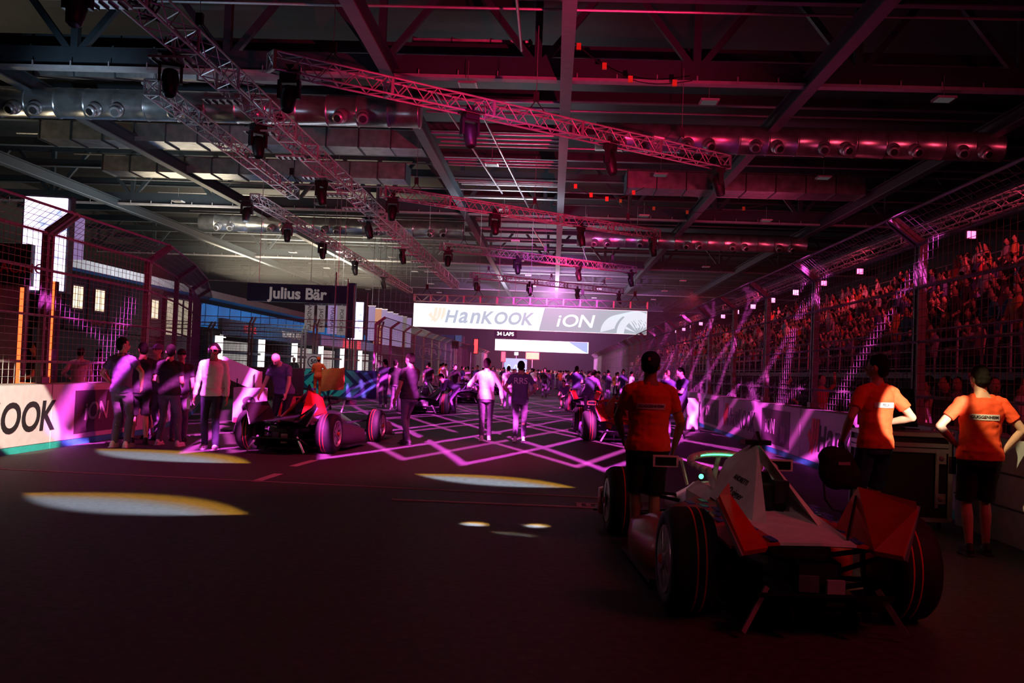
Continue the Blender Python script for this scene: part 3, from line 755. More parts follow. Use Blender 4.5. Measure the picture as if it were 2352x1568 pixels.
def person(loc, rz, label, h=1.78, shirt='shirtblack', bottom='trs', shorts=False, long=False, hands=(None, None), feet=((-.11, 0), (.11, 0)),
           lean=0., twist=0., side=0., hipz=.95, hipy=0., head=(0, 0), hair='hair', cap=None, bald=False, shoe='shoe', skin='skin', vox=.016, elbow=None,
           fat=1., kneehint=(0, 1, 0), group=None, lift=(0, 0), back=None, arms_up=None, headset=False, glasses=False, beard=False, tail=False, tattoo=False):
    """rz: heading, 0 = facing +Y (away from the camera)"""
    t = empty('person', loc, rz, label, 'person', group); k = h/1.78; t.scale = (k,)*3
    drop = hipz-.95
    piv = Vector((0, hipy, hipz))
    RR = Matrix.Rotation(-lean, 3, 'X') @ Matrix.Rotation(side, 3, 'Y') @ Matrix.Rotation(twist, 3, 'Z')
    def U(p):                                   # upper body transform
        p = Vector(p); q = Vector((p.x, p.y, p.z-.95))
        f = min(max((p.z-.86)/.22, 0), 1)
        if f >= 1: return piv+RR@q
        Rf = Matrix.Rotation(-lean*f, 3, 'X') @ Matrix.Rotation(side*f, 3, 'Y') @ Matrix.Rotation(twist*f, 3, 'Z')
        return piv+Rf@q
    def torso(mb, z0, z1, g, n=20, flare=0):
        rs = []; z = z0; st = .045
        zs = []
        while z < z1: zs.append(z); z += st
        zs.append(z1)
        for z in zs:
            rx, ry, cy = ring_at(z); rx = rx*(fat if z < 1.45 else 1)+g; ry = ry*(fat if z < 1.45 else 1)+g
            if z < 1.0: rx += flare; ry += flare
            rs.append([U((rx*math.cos(2*PI*i/n), cy+ry*math.sin(2*PI*i/n), z)) for i in range(n)])
        mb.loft(rs)
    sh = [U((-.185, -.01, 1.425)), U((.185, -.01, 1.425))]
    hn = []; el = []
    for i in (0, 1):
        sx = (-1, 1)[i]
        tgt = hands[i]
        if tgt is None: tgt = sh[i]+Vector((sx*.07, .06, -.55))
        else: tgt = U(tgt) if False else Vector(tgt)
        hint = (sx*.5, -1, -.2) if not elbow or not elbow[i] else elbow[i]
        e, w_ = ik(sh[i], tgt, .295, .255, hint); el.append(e); hn.append(w_)
    hp = [piv+Vector((-.095, 0, -.03)), piv+Vector((.095, 0, -.03))]
    an = []; kn = []
    for i in (0, 1):
        a = Vector((feet[i][0], feet[i][1], .085+lift[i])); kk, a2 = ik(hp[i], a, .43, .43, kneehint); kn.append(kk); an.append(a2)
    # head frame
    nk = U((0, -.005, 1.53)); HR = RR @ Matrix.Rotation(head[0], 3, 'Z') @ Matrix.Rotation(-head[1], 3, 'X')
    Hd = lambda p: nk+HR@(Vector(p)-Vector((0, 0, 1.53)))
    fine = vox < .012
    # ---- body, one surface
    b = MB(); torso(b, .84, 1.54, -.004)
    b.cap(nk+Vector((0, 0, -.06)), Hd((0, .005, 1.60)), .060, .058)
    b.sph(Hd((0, -.008, 1.675)), (.076, .096, .105), 16, 12, HR); b.sph(Hd((0, .032, 1.615)), (.056, .064, .058), 14, 10, HR)
    b.cap(Hd((0, .088, 1.672)), Hd((0, .108, 1.640)), .011, .016, 8)
    for s in (-1, 1):
        b.sph(Hd((s*.077, -.005, 1.655)), (.012, .022, .032), 8, 6, HR)
        if fine: b.sph(Hd((s*.03, .086, 1.635)), (.02, .012, .012), 8, 6, HR)
    b.cap(Hd((-.02, .092, 1.606)), Hd((.02, .092, 1.606)), .009, .009, 6)
    for i in (0, 1):
        sx = (-1, 1)[i]
        b.cap(sh[i], sh[i].lerp(el[i], .5), .056, .047); b.cap(sh[i].lerp(el[i], .5), el[i], .047, .038)
        b.cap(el[i], el[i].lerp(hn[i], .35), .040, .041); b.cap(el[i].lerp(hn[i], .35), hn[i], .041, .027)
        d = (hn[i]-el[i]).normalized()
        # hand: palm, four fingers, thumb
        nrm = Vector((-sx, 0, 0)); nrm = (nrm-d*nrm.dot(d)); nrm.normalize(); sd = d.cross(nrm)  # sd spans the palm
        if sd.y*1 < 0: sd = -sd
        pw = hn[i]+d*.01
        for q in (-.026, 0, .026): b.cap(pw+sd*q*.6, pw+d*.085+sd*q, .015, .013, 8)
        for j, (q, ln) in enumerate(((.032, .072), (.011, .080), (-.011, .075), (-.031, .058))):
            b0 = pw+d*.088+sd*q; d1 = (d+nrm*.35).normalized(); b1 = b0+d1*ln*.45; d2 = (d+nrm*1.0).normalized(); b2 = b1+d2*ln*.32; d3 = (d+nrm*2.2).normalized()
            b.cap(b0, b1, .0088, .0082, 6); b.cap(b1, b2, .0082, .0076, 6); b.cap(b2, b2+d3*ln*.26, .0076, .0068, 6)
        t0 = pw+d*.02+sd*.028; t1 = t0+(d*.7+sd*.75+nrm*.3).normalized()*.042; b.cap(t0, t1, .012, .010, 6); b.cap(t1, t1+(d*.95+sd*.2+nrm*.4).normalized()*.032, .010, .008, 6)
        # leg
        b.cap(hp[i], hp[i].lerp(kn[i], .5), .082*fat, .068); b.cap(hp[i].lerp(kn[i], .5), kn[i], .068, .052)
        dn_ = (an[i]-kn[i]); bk = Vector((0, -.018, 0))
        b.cap(kn[i], kn[i]+dn_*.32+bk, .050, .054); b.cap(kn[i]+dn_*.32+bk, an[i], .054, .034)
        b.cap(an[i]+Vector((0, -.03, -.035)), an[i]+Vector((0, .13, -.05)), .034, .028, 8)
    body = baked(b, 'body', M[skin], t, vox, 1)
    # ---- shirt
    g = .014; b = MB(); torso(b, .895, 1.485, g, flare=.012)
    b.cap(U((0, -.012, 1.47)), U((0, -.008, 1.50)), .075, .066)
    fr = 1.0 if long else .62
    for i in (0, 1):
        e_ = sh[i].lerp(el[i], min(fr, 1) if not long else 1)
        b.sph(sh[i], .066, 12, 8); b.tube(sh[i], e_, .064, 12, .060 if not long else .052)
        if long: b.sph(el[i], .052, 10, 8); b.tube(el[i], el[i].lerp(hn[i], .97), .050, 12, .038)
        for q in (.3, .6): b.sph(U(((-1, 1)[i]*.185*(1-q)*1.1, -.012, 1.425+.05*q)), .066, 10, 8)
    baked(b, 'shirt', M[shirt], t, vox, 1, .0105, RND.random()*9)
    # ---- trousers / shorts
    b = MB(); torso(b, .84, .955, .010); b.sph(piv+Vector((0, -.01, -.04)), (.155*fat, .12*fat, .10), 14, 10)
    for i in (0, 1):
        mid = hp[i].lerp(kn[i], .5)
        if shorts:
            kk = hp[i].lerp(kn[i], .97); b.cap(hp[i], mid, .097*fat, .094); b.sph(mid, .094, 12, 8); b.tube(mid, kk, .094, 14, .090)
        else:
            b.cap(hp[i], mid, .097*fat, .080); b.cap(mid, kn[i], .080, .064)
            aa = an[i]+Vector((0, 0, -.015)); b.tube(kn[i], kn[i].lerp(aa, .4)+Vector((0, -.012, 0)), .063, 12, .062); b.sph(kn[i].lerp(aa, .4)+Vector((0, -.012, 0)), .062, 10, 8)
            b.tube(kn[i].lerp(aa, .4)+Vector((0, -.012, 0)), aa, .062, 12, .054)
    baked(b, 'shorts' if shorts else 'trousers', M[bottom], t, vox, 1, .008, RND.random()*9)
    # ---- shoes
    for i in (0, 1):
        b = MB(); a = an[i]; tip = Vector((an[i].x+(.02 if i else -.02), a.y+.165, a.z-.055))
        b.cap(a+Vector((0, -.045, -.035)), a+Vector((0, .06, -.035)), .042, .044, 10); b.cap(a+Vector((0, .06, -.042)), tip+Vector((0, -.02, .012)), .042, .032, 10)
        b.box(a+Vector((.01*(2*i-1), .045, -.076)), (.085, .27, .018)); b.sph(a+Vector((0, -.02, -.0)), (.042, .05, .04), 10, 8)
        baked(b, 'shoe', M[shoe], t, max(vox*.8, .01), 1)
    # ---- head gear
    if not bald:
        b = MB(); b.sph(Hd((0, -.022, 1.697)), (.083, .096, .098), 16, 12, HR); b.sph(Hd((0, -.05, 1.65)), (.076, .066, .085), 14, 10, HR)
        if tail: b.cap(Hd((0, -.12, 1.70)), Hd((0, -.15, 1.5)), .03, .018)
        if not cap: baked(b, 'hair', M[hair], t, min(vox, .014), 1, .006, 3, nscale=20)
    if cap:
        b = MB(); b.sph(Hd((0, -.012, 1.712)), (.090, .108, .085), 18, 12, HR); b.box(Hd((0, .115, 1.70)), (.13, .10, .014), R=HR)
        b.sph(Hd((0, -.03, 1.675)), (.086, .092, .06), 14, 10, HR)
        cp = baked(b, 'cap', M[cap], t, min(vox, .012), 1)
        if fine: b = MB(); b.box(Hd((0, -.122, 1.715)), (.022, .006, .028), R=HR); b.build('cap_badge', M['banner'], cp)
        b = MB(); b.sph(Hd((0, -.05, 1.635)), (.074, .058, .05), 14, 10, HR); baked(b, 'hair', M[hair], t, min(vox, .014), 1)
    for s in (-1, 1):
        if vox < .02: b = MB(); b.sph(Hd((s*.030, .083, 1.668)), .011, 8, 6); b.build('eye', M['shirtwhite'] if fine else M['ink'], t, True)
    if beard: b = MB(); b.sph(Hd((0, .045, 1.60)), (.058, .062, .05), 12, 8, HR); baked(b, 'beard', M[hair], t, min(vox, .012), 1)
    if glasses:
        b = MB()
        for s in (-1, 1): b.box(Hd((s*.034, .103, 1.668)), (.052, .006, .036), R=HR); b.tube(Hd((s*.062, .10, 1.672)), Hd((s*.08, 0, 1.672)), .003, 5)
        b.build('glasses', M['visor'], t)
    if headset:
        b = MB()
        for s in (-1, 1): b.sph(Hd((s*.092, -.005, 1.66)), (.024, .04, .05), 12, 8, HR)
        b.path([Hd((.096*math.cos(a), -.005, 1.67+.115*math.sin(a))) for a in [PI*i/10 for i in range(11)]], .010, 6)
        b.path([Hd((-.09, .02, 1.64)), Hd((-.06, .10, 1.61)), Hd((-.02, .118, 1.605))], .005, 5)
        b.build('headset', M['black'], t)
    # ---- print across the back / shoulders
    if back:
        txt, w2, z0, z1, mm, mt, ts = back
        def SB(x, z, off): rx, ry, cy = ring_at(z); rx = rx*fat+.014; ry = ry*fat+.014; return U((x, cy-ry*math.sqrt(max(1-(x/rx)**2, .02))-off, z))
        n = 16; b = MB()
        if mm:
            vs = [SB(-w2+2*w2*i/n, z, .004) for z in [z0+(z1-z0)*j/4 for j in range(5)] for i in range(n+1)]
            b.add(vs, [(j*(n+1)+i, j*(n+1)+i+1, (j+1)*(n+1)+i+1, (j+1)*(n+1)+i) for j in range(4) for i in range(n)])
            b.build('back_patch', M[mm], t)
        if txt:
            tx = text_mesh(txt, ts, M[mt], t, (0, 0, 0), (0, 0, 0), 'back_lettering', ext=0, bold=.001)
            for v in tx.data.vertices: v.co = SB(v.co.x, (z0+z1)/2+v.co.y, .0065)
    if tattoo:
        b = MB(); a = el[1].lerp(hn[1], .0); q0 = sh[1].lerp(el[1], .66); b.tube(q0, sh[1].lerp(el[1], .96), .046, 12, .043, caps=False); b.build('arm_band', M['shirtyellow'], t, True)
    t['_h'] = 0; del t['_h']
    return t, dict(hands=hn, el=el, sh=sh, U=U)
def face(px_dir): return px_dir
HALF = PI/2
P = gnd
# --- three crew in orange
def at(px, py): v = gnd(px, py); return (v.x, v.y, 0)
pa, ja = person(at(1480, 1262), .05, 'person in orange shirt, navy cap and black shorts standing left of the foreground car', 1.76, 'orange', 'shorts', True, cap='cap', vox=.0085, fat=1.1,
    feet=((-.07, .10), (.07, -.06)), hands=((-.20, .30, 1.0), (.26, .12, .93)), elbow=((-1, -.5, 0), (1, -1, 0)), head=(-.25, .05), skin='skin2', back=('GUGGENHEIM', .128, 1.272, 1.325, 'shirtwhite', 'trs', .036), tattoo=True)
pb, jb = person((3.20, 9.62, 0), .42, 'person in spotlit orange shirt and blue shorts turned left holding a black bag', 1.84, 'orange', 'bluetrs', True, vox=.0085,
    feet=((-.10, .03), (.10, 0)), hands=((-.30, .10, .98), (.24, .12, 1.13)), elbow=((-1, -1, 0), (1, -1.6, 0)), head=(.55, .05), back=('TECH', .115, 1.285, 1.335, 'shirtwhite', 'ink', .034))
pc, jc = person(at(2245, 1275), -.12, 'person in orange shirt and black shorts with hands on hips at the right edge', 1.76, 'orange', 'shorts', True, vox=.0085, fat=1.12,
    feet=((-.09, -.05), (.09, .06)), hands=((-.205, .05, 1.03), (.235, .06, .99)), elbow=((-1, -.35, 0), (1, -.35, 0)), head=(.25, .25), back=('GUGGENHEIM', .135, 1.275, 1.33, 'shirtwhite', 'ink', .038))
# bag in B's left hand
ph = Matrix.Rotation(.42, 3, 'Z') @ (jb['hands'][0]*1.84/1.78)+Vector((3.20, 9.62, 0))
t = empty('shoulder_bag', (ph.x, ph.y, 0), .2, 'black equipment bag hanging from the hand of the person in spotlit orange shirt', 'bag')
z = ph.z
mb = MB(); mb.sph((-.05, .0, z-.30), (.20, .11, .21), 18, 12); mb.sph((-.12, 0, z-.20), (.13, .10, .12), 12, 8); mb.sph((.06, 0, z-.36), (.14, .10, .15), 12, 8); baked(mb, 'bag_body', M['canvas'], t, .012, 2, .01)
MB().path([(.02, 0, z-.16), (.0, 0, z-.02), (-.02, 0, z-.05), (-.06, 0, z-.16)], .010, 6).build('handle', M['canvas'], t)
MB().path([(-.2, 0, z-.36), (-.18, -.02, z-.6), (-.10, -.03, z-.70), (.0, -.03, z-.72), (.09, 0, z-.66), (.12, 0, z-.45)], .010, 6).build('strap', M['canvas'], t)
MB().box((-.04, -.115, z-.24), (.13, .006, .03), rz=.1).build('badge', M['shirtgrey'], t)
MB().tube((.0, -.03, z-.70), (.0, -.03, z-.90), .008, 5).build('loose_strap', M['canvas'], t)
q = Vector((4.03, 8.95, 0))
rp = Matrix.Rotation(-.12, 3, 'Z') @ Vector((-.23, .03, .84))+Vector(at(2245, 1275))
t = empty('handheld_radio', (rp.x, rp.y, rp.z-.08), .3, 'black radio clipped at the hip of the person with hands on hips', 'radio')
MB().box((0, 0, .06), (.05, .04, .16)).build('radio_body', M['black'], t); MB().tube((0, 0, .13), (0, 0, .26), .008, 6).build('antenna', M['black'], t)
# --- walking pair
person(at(1112, 1013), 0, 'person in a white shirt and dark trousers walking away down the track', 1.80, 'shirtwhite', 'trs', False, True, vox=.012,
    feet=((-.05, -.15), (.08, .28)), lift=(.02, .0), hipy=.05, lean=.06, hands=((-.24, .28, 1.10), (.34, .10, .92)), elbow=((-1, -1, 0), (1, -1, 0)), shoe='shoew', head=(-.1, .05), twist=-.1)
person(at(1190, 1015), -.05, 'person in a slate team shirt with block letters on the back walking away', 1.77, 'shirtpurple', 'trs', vox=.012,
    feet=((-.06, -.10), (.09, .30)), lift=(.02, 0), hipy=.06, hands=((-.24, .22, 1.05), (.24, .22, 1.08)), elbow=((-1, -1, 0), (1, -1, 0)), shoe='shoew', head=(0, .25), twist=.1, back=('RRS', .0, 1.27, 1.41, None, 'shirtwhite', .19))
person(at(935, 1021), .95, 'person in black polo and grey trousers turned left beside the lit track pattern', 1.82, 'shirtblack', 'trs', vox=.012, fat=1.15,
    feet=((-.10, -.12), (.10, .16)), hands=((-.25, .12, .90), (.26, .18, .88)), head=(.1, .15), skin='skin2')
person(at(482, 1032), PI+.1, 'person in white long-sleeved shirt with headset and glasses facing the camera', 1.83, 'shirtwhite', 'jeans', False, True, vox=.012,
    feet=((-.10, .05), (.10, -.05)), hands=((-.26, .06, .86), (.29, .06, .84)), headset=True, glasses=True, head=(0, .1), skin='skin2', shoe='shoew', fat=1.05)
wb = gnd(428, 1030); t = empty('water_bottle', (wb.x, wb.y, .78), .2, 'small clear bottle by the hand of the person with headset and glasses', 'bottle')
MB().lathe([(-.10, .02), (-.10, .032), (.06, .034), (.09, .014), (.115, .014)], 'z', n=16).build('bottle_body', M['shirtwhite'], t, True); MB().lathe([(.112, .016), (.13, .016)], 'z', n=12).build('cap', M['teal'], t)
hx = gnd(640, 1012)
person((hx.x, hx.y, 0), PI-.25, 'bald person in slate shirt leaning over the left race car', 1.84, 'shirtpurple', 'shorts', vox=.012, bald=True, lean=.42, hipy=-.12, fat=1.12,
    feet=((-.12, -.05), (.12, .02)), hands=((-.30, .32, .92), (.28, .34, .80)), head=(-.1, .6))
# --- crew group by the left barrier
person(at(272, 1028), -.15, 'person in slate and black team shirt, back turned, at the left of the crew group', 1.86, 'shirtpurple', 'trs', vox=.013, shoe='shoew',
    hands=((-.27, .16, 1.02), (.34, .02, 1.02)), elbow=((-1, -.6, 0), (1, -.6, 0)), head=(-.7, 0), feet=((-.09, 0), (.11, .05)))
person(at(318, 1020), .5, 'person in black shirt and shorts inside the crew group', 1.80, 'shirtblack', 'shorts', True, vox=.014, hands=(None, (.15, .3, 1.1)), head=(.3, .1))
person(at(352, 1008), PI-.4, 'person in a pink-lit cap facing the crew group', 1.80, 'shirtpurple', 'trs', vox=.014, cap='shirtpurple', hands=((-.1, .28, 1.12), (.1, .28, 1.12)))
person(at(382, 1024), -.1, 'broad person in black shirt, back turned with feet apart, right of the crew group', 1.78, 'shirtblack', 'trs', vox=.013, fat=1.15, feet=((-.20, .1), (.22, 0)),
    hands=((-.12, .26, 1.08), (.12, .26, 1.08)), shoe='shoew', head=(.5, .1), back=('————', .0, 1.30, 1.36, None, 'trs', .05))
person(at(408, 1012), PI+.5, 'person in dark cap half hidden behind the broad person in black', 1.72, 'shirtblack', 'trs', vox=.015, cap='ink')
# --- pair behind orange A
person(at(1563, 1008), .35+HALF, 'person in navy uniform looking down at a phone beside the right barrier', 1.80, 'shirtnavy', 'trs', vox=.013,
    hands=((-.08, .33, 1.24), (.08, .33, 1.24)), head=(0, .5), feet=((-.10, .05), (.10, -.08)))
person(at(1530, 1000), HALF+.8, 'bald-headed person in navy uniform behind the one with the phone', 1.74, 'shirtnavy', 'trs', vox=.015, hands=((-.1, .3, 1.1), (.1, .3, 1.1)), bald=True, head=(0, .3))
# --- mid track people
person(at(880, 935), .6, 'person with long hair and a yellow-striped waist near the chevron boards', 1.80, 'shirtpurple', 'trs', vox=.016, tail=True, head=(.4, .1), hands=((-.1, .3, 1.1), None), shoe='shoew')
person(at(905, 940), -.2, 'person in black with yellow trim standing beside the long-haired person', 1.78, 'shirtblack', 'trs', vox=.016, hands=(None, (.1, .25, 1.1)))
person(at(728, 913), .3, 'marshal in orange overalls holding a flag by the chevron boards', 1.85, 'orange', 'orange', False, True, vox=.018, hands=((-.15, .3, 1.15), (.3, .2, 1.15)), cap='orange')
mf = gnd(740, 913); t = empty('marshal_flag', (mf.x+.1, mf.y-.3, 0), 0, 'orange flag held drooping by the marshal', 'flag')
MB().tube((-.1, 0, 1.28), (-.95, 0, .95), .02, 6).build('pole', M['pipe'], t)
rs = [[Vector((-.1+1.05*i/10, .05*math.sin(i*1.1+j*.7), 1.30+.12*i/10-j*.125-.02*math.sin(i))) for i in range(11)] for j in range(9)]
mb = MB().loft(rs, closed=False, caps=False); mb.loft([[p+Vector((0, .012, 0)) for p in r] for r in rs], closed=False, caps=False); mb.build('flag_cloth', M['flag'], t, True)
person(at(715, 905), -.4, 'person in black shorts next to the marshal', 1.75, 'shirtblack', 'shorts', True, vox=.02)
person(at(672, 903), .2, 'person in black with pale shoulders behind the bald person', 1.8, 'shirtblack', 'shorts', True, vox=.02, cap='shirtwhite')
person(at(1034, 948), 1.9, 'person in slate kit bending over the wheel of the dark car left of centre', 1.75, 'shirtpurple', 'shirtpurple', False, True, vox=.016, lean=1.05, hipz=.86, hipy=-.2, feet=((-.15, -.1), (.15, .2)), hands=((-.18, .55, .75), (.18, .55, .72)), head=(0, -.4))
person(at(982, 915), .2, 'person in black beside the dark car left of centre', 1.8, 'shirtblack', 'trs', vox=.02, head=(.5, 0))
person(at(1040, 905), -.6, 'person in black cap standing behind the bending crew member', 1.78, 'shirtblack', 'trs', vox=.02, cap='ink', hands=((-.1, .3, 1.1), (.1, .3, 1.1)))
person(at(1072, 905), .9, 'person with grey top left of the walking white shirt', 1.72, 'shirtgrey', 'jeans', vox=.02)
person(at(1300, 938), 2.6, 'crew member kneeling on the track in slate shirt, knee down', 1.75, 'shirtpurple', 'shorts', True, vox=.015, lean=.5, hipz=.50, hipy=-.05, feet=((-.12, -.25), (.14, .15)), hands=((-.12, .45, .55), (.18, .42, .55)), head=(0, -.1))
person(at(1322, 942), .1, 'tall dark-clad crew member standing behind the right-hand race car', 1.85, 'shirtnavy', 'shorts', False, vox=.015, head=(-.5, 0), hands=((-.15, .3, 1.15), (.15, .3, 1.1)))
person(at(1352, 968), -.5, 'crew member with bare arms reaching over the tyre of the right-hand race car', 1.78, 'shirtpurple', 'trs', False, vox=.015, lean=.55, hipy=-.1, hands=((-.35, .5, .95), (.25, .5, .85)), feet=((-.14, -.05), (.14, .1)), tail=True)
person(at(1428, 925), -.2, 'person in grey top by the right barrier behind the orange-shirted person', 1.78, 'shirtgrey', 'trs', vox=.018, hair='hair')
person(at(1413, 915), .3, 'short person in yellow top by the right barrier', 1.68, 'shirtyellow', 'trs', vox=.02)
person(at(1460, 915), .2, 'person in black behind the shoulder of the orange-shirted person', 1.78, 'shirtblack', 'trs', vox=.02)
person(at(1165, 938), .15, 'person in pink-lit top left of the slate shirt walker', 1.74, 'shirtwhite', 'trs', vox=.017)
person(at(1247, 897), 0, 'person in black with short sleeves standing mid-track in the distance', 1.80, 'shirtblack', 'trs', vox=.02, hands=((-.3, .05, 1.0), (.3, .05, 1.0)), elbow=((-1, 0, 0), (1, 0, 0)))
person(at(1265, 890), .4, 'distant person in a bright white top mid-track', 1.76, 'shirtwhite', 'jeans', vox=.02)
person(at(1224, 905), -.3, 'distant person in white top right of the slate shirt walker', 1.74, 'shirtwhite', 'trs', vox=.02)
# behind the left barrier
def atg(px, Y): v = atY(px, 860, Y); return (v.x, Y, 0)
person(atg(80, 17.5), PI-.9, 'dark-haired person in black inside the orange-lit stand at far left', 1.74, 'shirtblack', 'trs', vox=.016, hands=((-.1, .3, 1.05), (.1, .3, 1.05)))
person(atg(183, 20.5), .3, 'person in white shirt seen through the left fence', 1.70, 'shirtwhite', 'trs', vox=.016, long=True, cap='ink', hands=((-.3, .2, 1.1), None))
person(atg(228, 23), -.3, 'person in grey shirt seen dimly through the left fence', 1.70, 'shirtgrey', 'trs', vox=.018, hands=((-.1, .3, 1.1), None))

# --- distant crowd on the track: a few kinds, copied
def small_person(kind):
    """low detail standing figure with shirt, trousers, head"""
    t = empty('person'); sh, tr, arm = kind
    b = MB(); b.cap((0, 0, .9), (0, 0, 1.38), .13, .15, 8); b.cap((-.17, 0, 1.38), (.17, 0, 1.38), .06, .06, 6)
    for s in (-1, 1):
        b.cap((s*.2, 0, 1.36), (s*.25, .02, 1.12), .05, .045, 6)
    baked(b, 'shirt', M[sh], t, .035, 1)
    b = MB()
    for s in (-1, 1): b.cap((s*.09, 0, .85), (s*.10, .03*s, .1), .085, .055, 6)
    b.cap((-.07, 0, .88), (.07, 0, .88), .10, .10, 6); baked(b, 'trousers', M[tr], t, .035, 1)
    b = MB(); b.sph((0, 0, 1.64), (.08, .09, .12), 8, 6); b.cap((0, 0, 1.45), (0, 0, 1.55), .05, .05, 6); b.cap((0, 0, 1.42), (0, 0, .9), .07, .07, 6)
    for s in (-1, 1): b.cap((s*.25, .02, 1.15), (s*.22, .15*arm, .95+.15*arm), .04, .03, 6); b.cap((s*.10, .03*s, .06), (s*.1, .12, .03), .035, .03, 6)
    baked(b, 'body', M['skin2'], t, .03, 1)
    b = MB(); b.sph((0, -.02, 1.68), (.088, .095, .10), 8, 6); b.build('hair', M['hair'], t, True)
    return t
kinds = [('shirtblack', 'trs', 0), ('shirtnavy', 'trs', 1), ('shirtwhite', 'jeans', 0), ('shirtpurple', 'trs', 1), ('orange', 'shorts', 0), ('shirtgrey', 'shorts', 0)]
kl = ['black', 'navy', 'white', 'slate', 'orange', 'grey']
protos = []
for kd in kinds: o = small_person(kd); protos.append((o, snap(o)))
first = [True]*6
for i in range(64):
    k = RND.choice((0, 0, 0, 1, 1, 2, 3, 3, 4, 5)); Y = 46+i*1.1+RND.uniform(-1, 1)
    X = RND.uniform(-7.2, 4.2)
    if Y < 70 and -4.6 < X < -1.0: X = RND.choice((-6.5, 1.2, 3.4))+RND.uniform(-.5, .5)
    o = protos[k][0] if first[k] else copy_tree(None, None, protos[k][1]); first[k] = False
    o.location = (X, Y, 0); o.rotation_euler = (0, 0, RND.uniform(0, 6.28)); o.scale = (1, 1, RND.uniform(.93, 1.06))
    tag(o, 'distant person in %s top on the crowded grid far down the track' % kl[k], 'person', 'distant people in %s tops' % kl[k])
